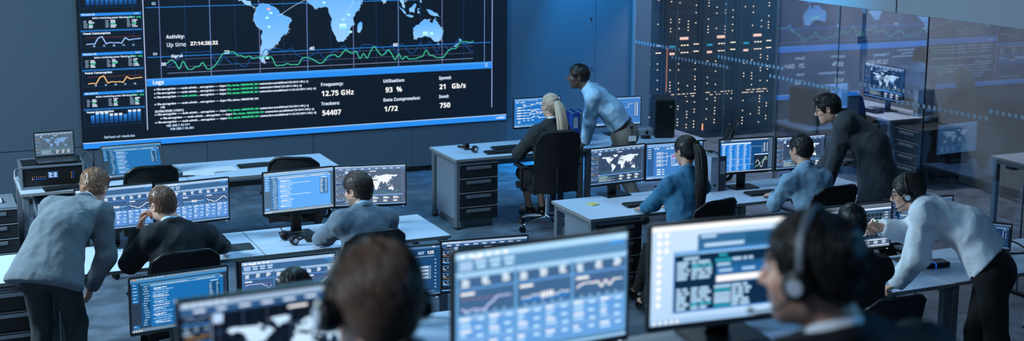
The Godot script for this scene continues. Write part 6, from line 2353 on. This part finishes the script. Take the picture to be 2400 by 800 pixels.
func side_room() -> void:
	make_desk(1.5, 0.75, "desk against the side wall behind the glass", Vector3(10.99, 0, -13.15), 0, "desks behind the glass").rotation.y = -PI / 2
	make_desk(1.5, 0.75, "desk behind the glass holding only a dark monitor", Vector3(10.9, 0, -9.92), 0, "desks behind the glass")
	var p := make_pedestal(0.41, 0.665, 0.64, 4, "dark drawer cabinet behind the glass at the end of the desk", Vector3(11.02, 0, -12.19), -PI / 2)
	for c in p.get_children():
		if c.name == "body":
			c.material_override = M.cabinet_dark
	make_binder("pale binder beside the large monitor behind the glass", Vector3(11.1, 0.73, -12.52), deg_to_rad(-85.0), M.binder_grey, M.binder_grey, "lever arch binders")
	# socket box and conduit on the side wall
	var s := thing("wall_socket_box", "dark cable box hanging on the side wall behind the glass", "socket box", Vector3(11.345, 1.5, -13.83), -PI / 2)
	obj("box", MB.new().box(Vector3(0, 0, 0.03), Vector3(0.12, 0.1, 0.06), 0.006), M.plastic_black, s)
	obj("conduit", MB.new().cyl(Vector3(0, 0.05, 0.025), Vector3(0, 1.6, 0.025), 0.016, 0.016, 10), M.dark_grey, s)
	obj("lead", MB.new().tube(curve([Vector3(-0.02, -0.05, 0.03), Vector3(-0.03, -0.3, 0.02), Vector3(-0.01, -0.55, 0.02)], 5), 0.006, 8), M.dark_grey, s)

func people() -> void:
	var fair := Color(0.66, 0.37, 0.27)
	var mid := Color(0.52, 0.29, 0.2)
	var brown := Color(0.085, 0.045, 0.03)
	person({"label": "man in a grey suit bending over the desk, seen from behind", "seed": 2, "yaw": 30.0, "hip_yaw": 22.0, "pelvis": Vector3(0.8, 0.93, -9.1), "chest": Vector3(1.03, 1.2, -9.42), "hunch": 0.07,
		"head": Vector3(1.18, 1.31, -9.6), "head_yaw": 26.0, "head_pitch": -28.0, "skin": fair, "hair_color": Color(0.34, 0.17, 0.1), "hair_style": "full", "hair_thick": 0.014, "hair_amp": 0.008,
		"wrist_r": Vector3(1.1, 0.68, -9.36), "elbow_r": Vector3(1.3, 0.85, -9.1), "wrist_l": Vector3(0.9, 0.7, -9.55), "elbow_l": Vector3(0.8, 0.9, -9.4), "hand_r": [Vector3(-0.3, -0.9, -0.1), Vector3(-0.6, 0, -0.5), "relax"],
		"ankle_r": Vector3(0.95, 0.09, -9.05), "ankle_l": Vector3(0.7, 0.09, -9.12), "jacket": true, "thick": 0.022, "hem": 0.13, "flare": 0.07, "top": M.suit_grey, "bottom": M.trousers_dark, "girth": 1.05})
	person({"label": "seated man in a dark navy suit with his hand at his cheek", "seed": 3, "yaw": 0.0, "pelvis": Vector3(1.62, 0.54, -9.0), "chest": Vector3(1.67, 1.02, -9.14), "hunch": 0.05,
		"head": Vector3(1.585, 1.235, -9.26), "head_yaw": -26.0, "head_pitch": -12.0, "head_roll": 6.0, "skin": fair, "hair_color": Color(0.22, 0.115, 0.07), "hair_thick": 0.006, "glasses": true,
		"sleeve": 0.78, "wrist_r": Vector3(2.1, 0.775, -9.66), "elbow_r": Vector3(2.05, 0.6, -9.2), "hand_r": [Vector3(0.25, -0.12, -1), Vector3(0, -1, 0.1), "mouse"], "wrist_l": Vector3(1.455, 1.06, -9.4), "elbow_l": Vector3(1.25, 0.6, -9.3), "hand_l": [Vector3(0.25, 0.95, -0.05), Vector3(0.75, -0.2, 0.6), "chin"],
		"ankle_r": Vector3(1.8, 0.09, -9.5), "ankle_l": Vector3(1.5, 0.09, -9.55), "jacket": true, "thick": 0.024, "top": M.suit_navy, "bottom": M.trousers_black, "collar": M.shirt_light_blue, "cuff": M.shirt_blue, "girth": 1.12})
	person({"label": "seated bearded man in a grey-blue jacket", "seed": 4, "yaw": -6.0, "pelvis": Vector3(2.98, 0.54, -8.98), "chest": Vector3(3.0, 1.01, -9.12), "hunch": 0.04,
		"head": Vector3(2.995, 1.21, -9.24), "head_yaw": -34.0, "head_pitch": -8.0, "skin": fair, "stubble": Color(0.3, 0.19, 0.15), "hair_color": Color(0.06, 0.038, 0.03), "hair_style": "full", "hair_thick": 0.01, "hair_amp": 0.004, "back": true, "lock": 0.04,
		"sleeve": 0.78, "wrist_l": Vector3(2.79, 0.775, -9.6), "elbow_l": Vector3(2.5, 0.62, -9.0), "hand_l": [Vector3(0.3, -0.15, -1), Vector3(0.1, -1, 0.1), "type"], "wrist_r": Vector3(3.2, 0.774, -9.58), "elbow_r": Vector3(3.5, 0.6, -9.1),
		"ankle_r": Vector3(3.12, 0.09, -9.5), "ankle_l": Vector3(2.88, 0.09, -9.5), "jacket": true, "thick": 0.022, "top": M.suit_slate, "bottom": M.trousers_dark, "collar": M.shirt_light_blue, "girth": 1.06})
	person({"label": "seated woman with a long blonde ponytail in a dark blazer", "male": false, "seed": 5, "yaw": -4.0, "pelvis": Vector3(5.9, 0.54, -11.88), "chest": Vector3(5.885, 1.0, -11.93),
		"head": Vector3(5.925, 1.25, -12.0), "head_yaw": -14.0, "skin": Color(0.55, 0.34, 0.26), "hair_color": Color(0.62, 0.47, 0.36), "hair_amp": 0.004, "hair_freq": 16.0, "hair_thick": 0.01,
		"tail": [Vector3(5.945, 1.315, -11.9), Vector3(5.955, 1.24, -11.835), Vector3(5.955, 1.08, -11.775), Vector3(5.96, 0.88, -11.765)], "tail_r": [0.02, 0.042, 0.046, 0.03],
		"wrist_l": Vector3(5.74, 0.774, -12.28), "elbow_l": Vector3(5.4, 0.65, -11.9), "wrist_r": Vector3(6.04, 0.774, -12.28), "elbow_r": Vector3(6.35, 0.65, -11.9), "hand_l": [Vector3(0.1, -0.1, -1), Vector3(0, -1, 0.1), "type"], "hand_r": [Vector3(0, -0.1, -1), Vector3(0, -1, 0.1), "type"],
		"ankle_l": Vector3(5.9, 0.12, -12.42), "ankle_r": Vector3(6.02, 0.12, -12.36), "jacket": true, "thick": 0.02, "top": M.blazer_dark, "bottom": M.skirt_dark, "skirt": true, "girth": 0.95})
	person({"label": "standing man in a light blue shirt and khaki trousers leaning on the desk", "seed": 6, "yaw": -60.0, "hip_yaw": -50.0, "pelvis": Vector3(6.76, 0.94, -11.95), "chest": Vector3(6.47, 1.33, -12.1), "hunch": 0.03,
		"head": Vector3(6.345, 1.5, -12.2), "head_yaw": -62.0, "head_pitch": -4.0, "skin": brown, "hair_color": Color(0.008, 0.007, 0.007), "hair_thick": 0.009, "hair_amp": 0.002, "lock": 0.014, "lock_r": 0.0014, "badge": true,
		"wrist_l": Vector3(6.44, 0.8, -12.2), "elbow_l": Vector3(6.75, 1.05, -11.7), "hand_l": [Vector3(-0.9, -0.25, 0.1), Vector3(0.1, -1, 0), "fist"], "wrist_r": Vector3(6.54, 0.8, -12.4), "elbow_r": Vector3(6.8, 1.0, -12.6), "hand_r": [Vector3(-0.9, -0.25, 0.0), Vector3(0.1, -1, 0), "fist"],
		"ankle_l": Vector3(6.86, 0.09, -11.72), "ankle_r": Vector3(6.72, 0.09, -11.98), "top": M.shirt_light_blue, "bottom": M.trousers_khaki, "belt": M.black, "loose": 0.008, "sleeve": 0.9, "flare": 0.014, "girth": 1.05})
	person({"label": "seated woman in a blue shirt with a long black ponytail", "male": false, "seed": 7, "yaw": 4.0, "pelvis": Vector3(5.62, 0.54, -8.9), "chest": Vector3(5.68, 1.06, -9.03),
		"head": Vector3(5.755, 1.315, -9.16), "head_yaw": -10.0, "head_pitch": -8.0, "skin": mid, "hair_color": Color(0.012, 0.01, 0.01), "hair_thick": 0.013, "hair_freq": 16.0,
		"tail": [Vector3(5.79, 1.385, -9.06), Vector3(5.79, 1.3, -8.985), Vector3(5.75, 1.1, -8.9), Vector3(5.72, 0.88, -8.87)], "tail_r": [0.024, 0.042, 0.043, 0.026],
		"sleeve": 0.76, "wrist_l": Vector3(5.575, 0.775, -9.5), "elbow_l": Vector3(5.3, 0.6, -9.1), "hand_l": [Vector3(0.12, -0.09, -1), Vector3(0.1, -1, 0.05), "flat"], "wrist_r": Vector3(5.9, 0.774, -9.55), "elbow_r": Vector3(6.2, 0.6, -9.1), "hand_r": [Vector3(-0.1, -0.1, -1), Vector3(0, -1, 0.1), "type"],
		"ankle_l": Vector3(5.5, 0.12, -9.4), "ankle_r": Vector3(5.4, 0.12, -9.1), "top": M.shirt_blue, "bottom": M.trousers_black, "loose": 0.01, "fold_amp": 0.01, "tucked": false, "hem": 0.0})
	person({"label": "seated young man in a pale blue shirt wearing a watch", "seed": 8, "yaw": 0.0, "pelvis": Vector3(6.95, 0.54, -8.97), "chest": Vector3(6.93, 0.99, -9.1), "hunch": 0.05,
		"head": Vector3(6.96, 1.222, -9.24), "head_yaw": -8.0, "head_pitch": -8.0, "skin": mid, "hair_color": Color(0.012, 0.01, 0.01), "hair_thick": 0.011, "lock": 0.018, "lock_r": 0.0014,
		"wrist_l": Vector3(6.885, 0.778, -9.5), "elbow_l": Vector3(6.5, 0.6, -9.0), "hand_l": [Vector3(0.05, -0.15, -1), Vector3(0.1, -1, 0.1), "type"], "wrist_r": Vector3(7.2, 0.774, -9.5), "elbow_r": Vector3(7.5, 0.6, -9.1),
		"ankle_l": Vector3(6.85, 0.09, -9.45), "ankle_r": Vector3(7.08, 0.09, -9.45), "top": M.shirt_pale_blue, "bottom": M.trousers_dark, "sleeve": 0.72, "watch": true})
	person({"label": "man in a dark suit and glasses leaning over the young man's desk", "seed": 9, "yaw": -48.0, "hip_yaw": -40.0, "pelvis": Vector3(7.74, 0.93, -9.17), "chest": Vector3(7.57, 1.4, -9.4), "hunch": 0.1,
		"head": Vector3(7.405, 1.515, -9.47), "head_yaw": -50.0, "head_pitch": -16.0, "skin": fair, "hair_color": Color(0.012, 0.01, 0.009), "hair_style": "quiff", "hair_thick": 0.014, "glasses": true,
		"wrist_l": Vector3(7.52, 0.8, -9.58), "elbow_l": Vector3(7.4, 1.0, -9.0), "hand_l": [Vector3(-0.6, -0.15, -0.7), Vector3(0, -1, 0.1), "flat"], "wrist_r": Vector3(7.62, 0.8, -9.85), "elbow_r": Vector3(7.9, 1.0, -9.9),
		"ankle_l": Vector3(7.85, 0.09, -8.95), "ankle_r": Vector3(7.82, 0.09, -9.3), "jacket": true, "thick": 0.026, "hem": 0.16, "flare": 0.075, "top": M.suit_charcoal, "bottom": M.trousers_black, "girth": 1.06})
	person({"label": "man in a white shirt with glasses and a headset, pointing at a monitor", "seed": 10, "yaw": -48.0, "hip_yaw": -42.0, "pelvis": Vector3(6.45, 0.98, -6.46), "chest": Vector3(6.17, 1.31, -6.8), "hunch": 0.09, "girth": 1.1, "thick": 0.022, "flare": 0.04,
		"head": Vector3(6.12, 1.405, -6.93), "head_yaw": -46.0, "head_pitch": -14.0, "skin": fair, "hair_color": Color(0.03, 0.022, 0.02), "hair_thick": 0.011, "glasses": true, "back": true, "lock": 0.03, "lock_r": 0.0016,
		"wrist_l": Vector3(5.99, 0.805, -6.85), "elbow_l": Vector3(6.2, 1.0, -6.4), "hand_l": [Vector3(-0.6, -0.25, -0.2), Vector3(0.1, -1, 0.1), "fist"], "wrist_r": Vector3(6.07, 1.13, -7.12), "elbow_r": Vector3(6.4, 0.9, -7.2), "hand_r": [Vector3(-0.6, -0.15, -0.55), Vector3(-0.5, -0.2, 0.7), "point", 0.5],
		"ankle_l": Vector3(6.44, 0.09, -6.22), "ankle_r": Vector3(6.34, 0.09, -6.5), "top": M.shirt_white, "bottom": M.trousers_black, "belt": M.black, "loose": 0.018, "fold_amp": 0.012, "sleeve": 0.88})
	person({"label": "seated man in black seen from behind, past whose head a hand points", "seed": 11, "yaw": 4.0, "pelvis": Vector3(5.33, 0.54, -6.38), "chest": Vector3(5.36, 1.07, -6.5),
		"head": Vector3(5.385, 1.345, -6.6), "head_yaw": 2.0, "head_pitch": -6.0, "skin": brown, "hair_color": Color(0.01, 0.009, 0.009), "hair_thick": 0.005, "hair_amp": 0.001, "lock": 0.008, "lock_r": 0.0012,
		"wrist_l": Vector3(5.2, 0.774, -6.98), "elbow_l": Vector3(4.9, 0.6, -6.5), "wrist_r": Vector3(5.55, 0.774, -6.98), "elbow_r": Vector3(5.9, 0.6, -6.5),
		"ankle_l": Vector3(5.22, 0.09, -6.9), "ankle_r": Vector3(5.45, 0.09, -6.9), "jacket": true, "thick": 0.024, "top": M.suit_black, "bottom": M.trousers_black})
	person({"label": "dark-haired woman with a headset seated on the tier, seen from behind", "male": false, "seed": 12, "ground": 1.27, "yaw": 4.0, "pelvis": Vector3(0.94, 1.82, -2.4), "chest": Vector3(0.93, 2.31, -2.52),
		"head": Vector3(0.874, 2.548, -2.6), "head_yaw": -6.0, "head_pitch": -6.0, "head_roll": -2.0, "skin": mid, "hair_color": Color(0.1, 0.058, 0.042), "hair_thick": 0.014, "hair_style": "bob", "hair_cell": 0.005, "hair_freq": 16.0,
		"tail": [Vector3(0.91, 2.48, -2.49), Vector3(0.94, 2.43, -2.445), Vector3(0.955, 2.34, -2.41), Vector3(0.96, 2.18, -2.4)], "head_scale": 1.02, "tail_r": [0.028, 0.034, 0.032, 0.018],
		"wrist_l": Vector3(0.77, 2.044, -2.95), "elbow_l": Vector3(0.5, 1.9, -2.5), "wrist_r": Vector3(1.1, 2.044, -2.95), "elbow_r": Vector3(1.4, 1.9, -2.5),
		"ankle_l": Vector3(0.85, 1.36, -2.9), "ankle_r": Vector3(1.02, 1.36, -2.9), "top": M.shirt_blue, "bottom": M.trousers_black})
	person({"label": "man in a midnight suit with a silver-banded headset on the tier", "seed": 13, "ground": 1.27, "yaw": 6.0, "pelvis": Vector3(1.86, 1.83, -2.14), "chest": Vector3(1.86, 2.375, -2.24),
		"head": Vector3(1.775, 2.6, -2.3), "head_yaw": -34.0, "head_pitch": -4.0, "skin": fair, "stubble": Color(0.3, 0.18, 0.14), "hair_color": Color(0.014, 0.011, 0.01), "hair_thick": 0.01, "hair_cell": 0.005, "head_cell": 0.004,
		"wrist_l": Vector3(1.72, 2.044, -2.75), "elbow_l": Vector3(1.4, 1.9, -2.3), "wrist_r": Vector3(2.08, 2.044, -2.75), "elbow_r": Vector3(2.4, 1.9, -2.3),
		"ankle_l": Vector3(1.75, 1.36, -2.65), "ankle_r": Vector3(2.0, 1.36, -2.65), "jacket": true, "thick": 0.024, "top": M.suit_midnight, "bottom": M.trousers_black, "collar": M.shirt_white, "girth": 1.06})
	person({"label": "dark-haired woman of whom only the top of the head shows", "male": false, "seed": 14, "yaw": 2.0, "pelvis": Vector3(1.83, 0.54, -6.52), "chest": Vector3(1.85, 1.0, -6.64),
		"head": Vector3(1.83, 1.29, -6.76), "head_yaw": 0.0, "skin": mid, "hair_color": Color(0.014, 0.011, 0.011), "hair_style": "long", "hair_thick": 0.013, "hair_freq": 18.0,
		"wrist_l": Vector3(1.7, 0.774, -7.08), "elbow_l": Vector3(1.4, 0.6, -6.7), "wrist_r": Vector3(2.02, 0.774, -7.08), "elbow_r": Vector3(2.3, 0.6, -6.7),
		"ankle_l": Vector3(1.74, 0.09, -7.0), "ankle_r": Vector3(1.94, 0.09, -7.0), "top": M.shirt_pale_blue, "bottom": M.trousers_dark})
	# worn headsets
	var hg := "headsets"
	make_headset("black headset worn by the woman on the tier", worn(Vector3(0.874, 2.548, -2.6), -6.0, -6.0, -2.0, 1.0), hg, 0.114)
	make_headset("silver-banded headset worn by the man on the tier", worn(Vector3(1.775, 2.6, -2.3), -34.0, -4.0, 0.0, 1.0), hg, 0.101, M.metal_grey)
	make_headset("black headset worn by the man in the white shirt", worn(Vector3(6.12, 1.405, -6.93), -46.0, -14.0, 0.0, 1.0), hg, 0.097)

func worn(at: Vector3, yaw: float, pitch: float, roll: float, hs: float) -> Transform3D:
	return Transform3D(Basis(Vector3.UP, deg_to_rad(-yaw)) * Basis(Vector3.RIGHT, deg_to_rad(pitch)) * Basis(Vector3(0, 0, 1), deg_to_rad(roll)), at)
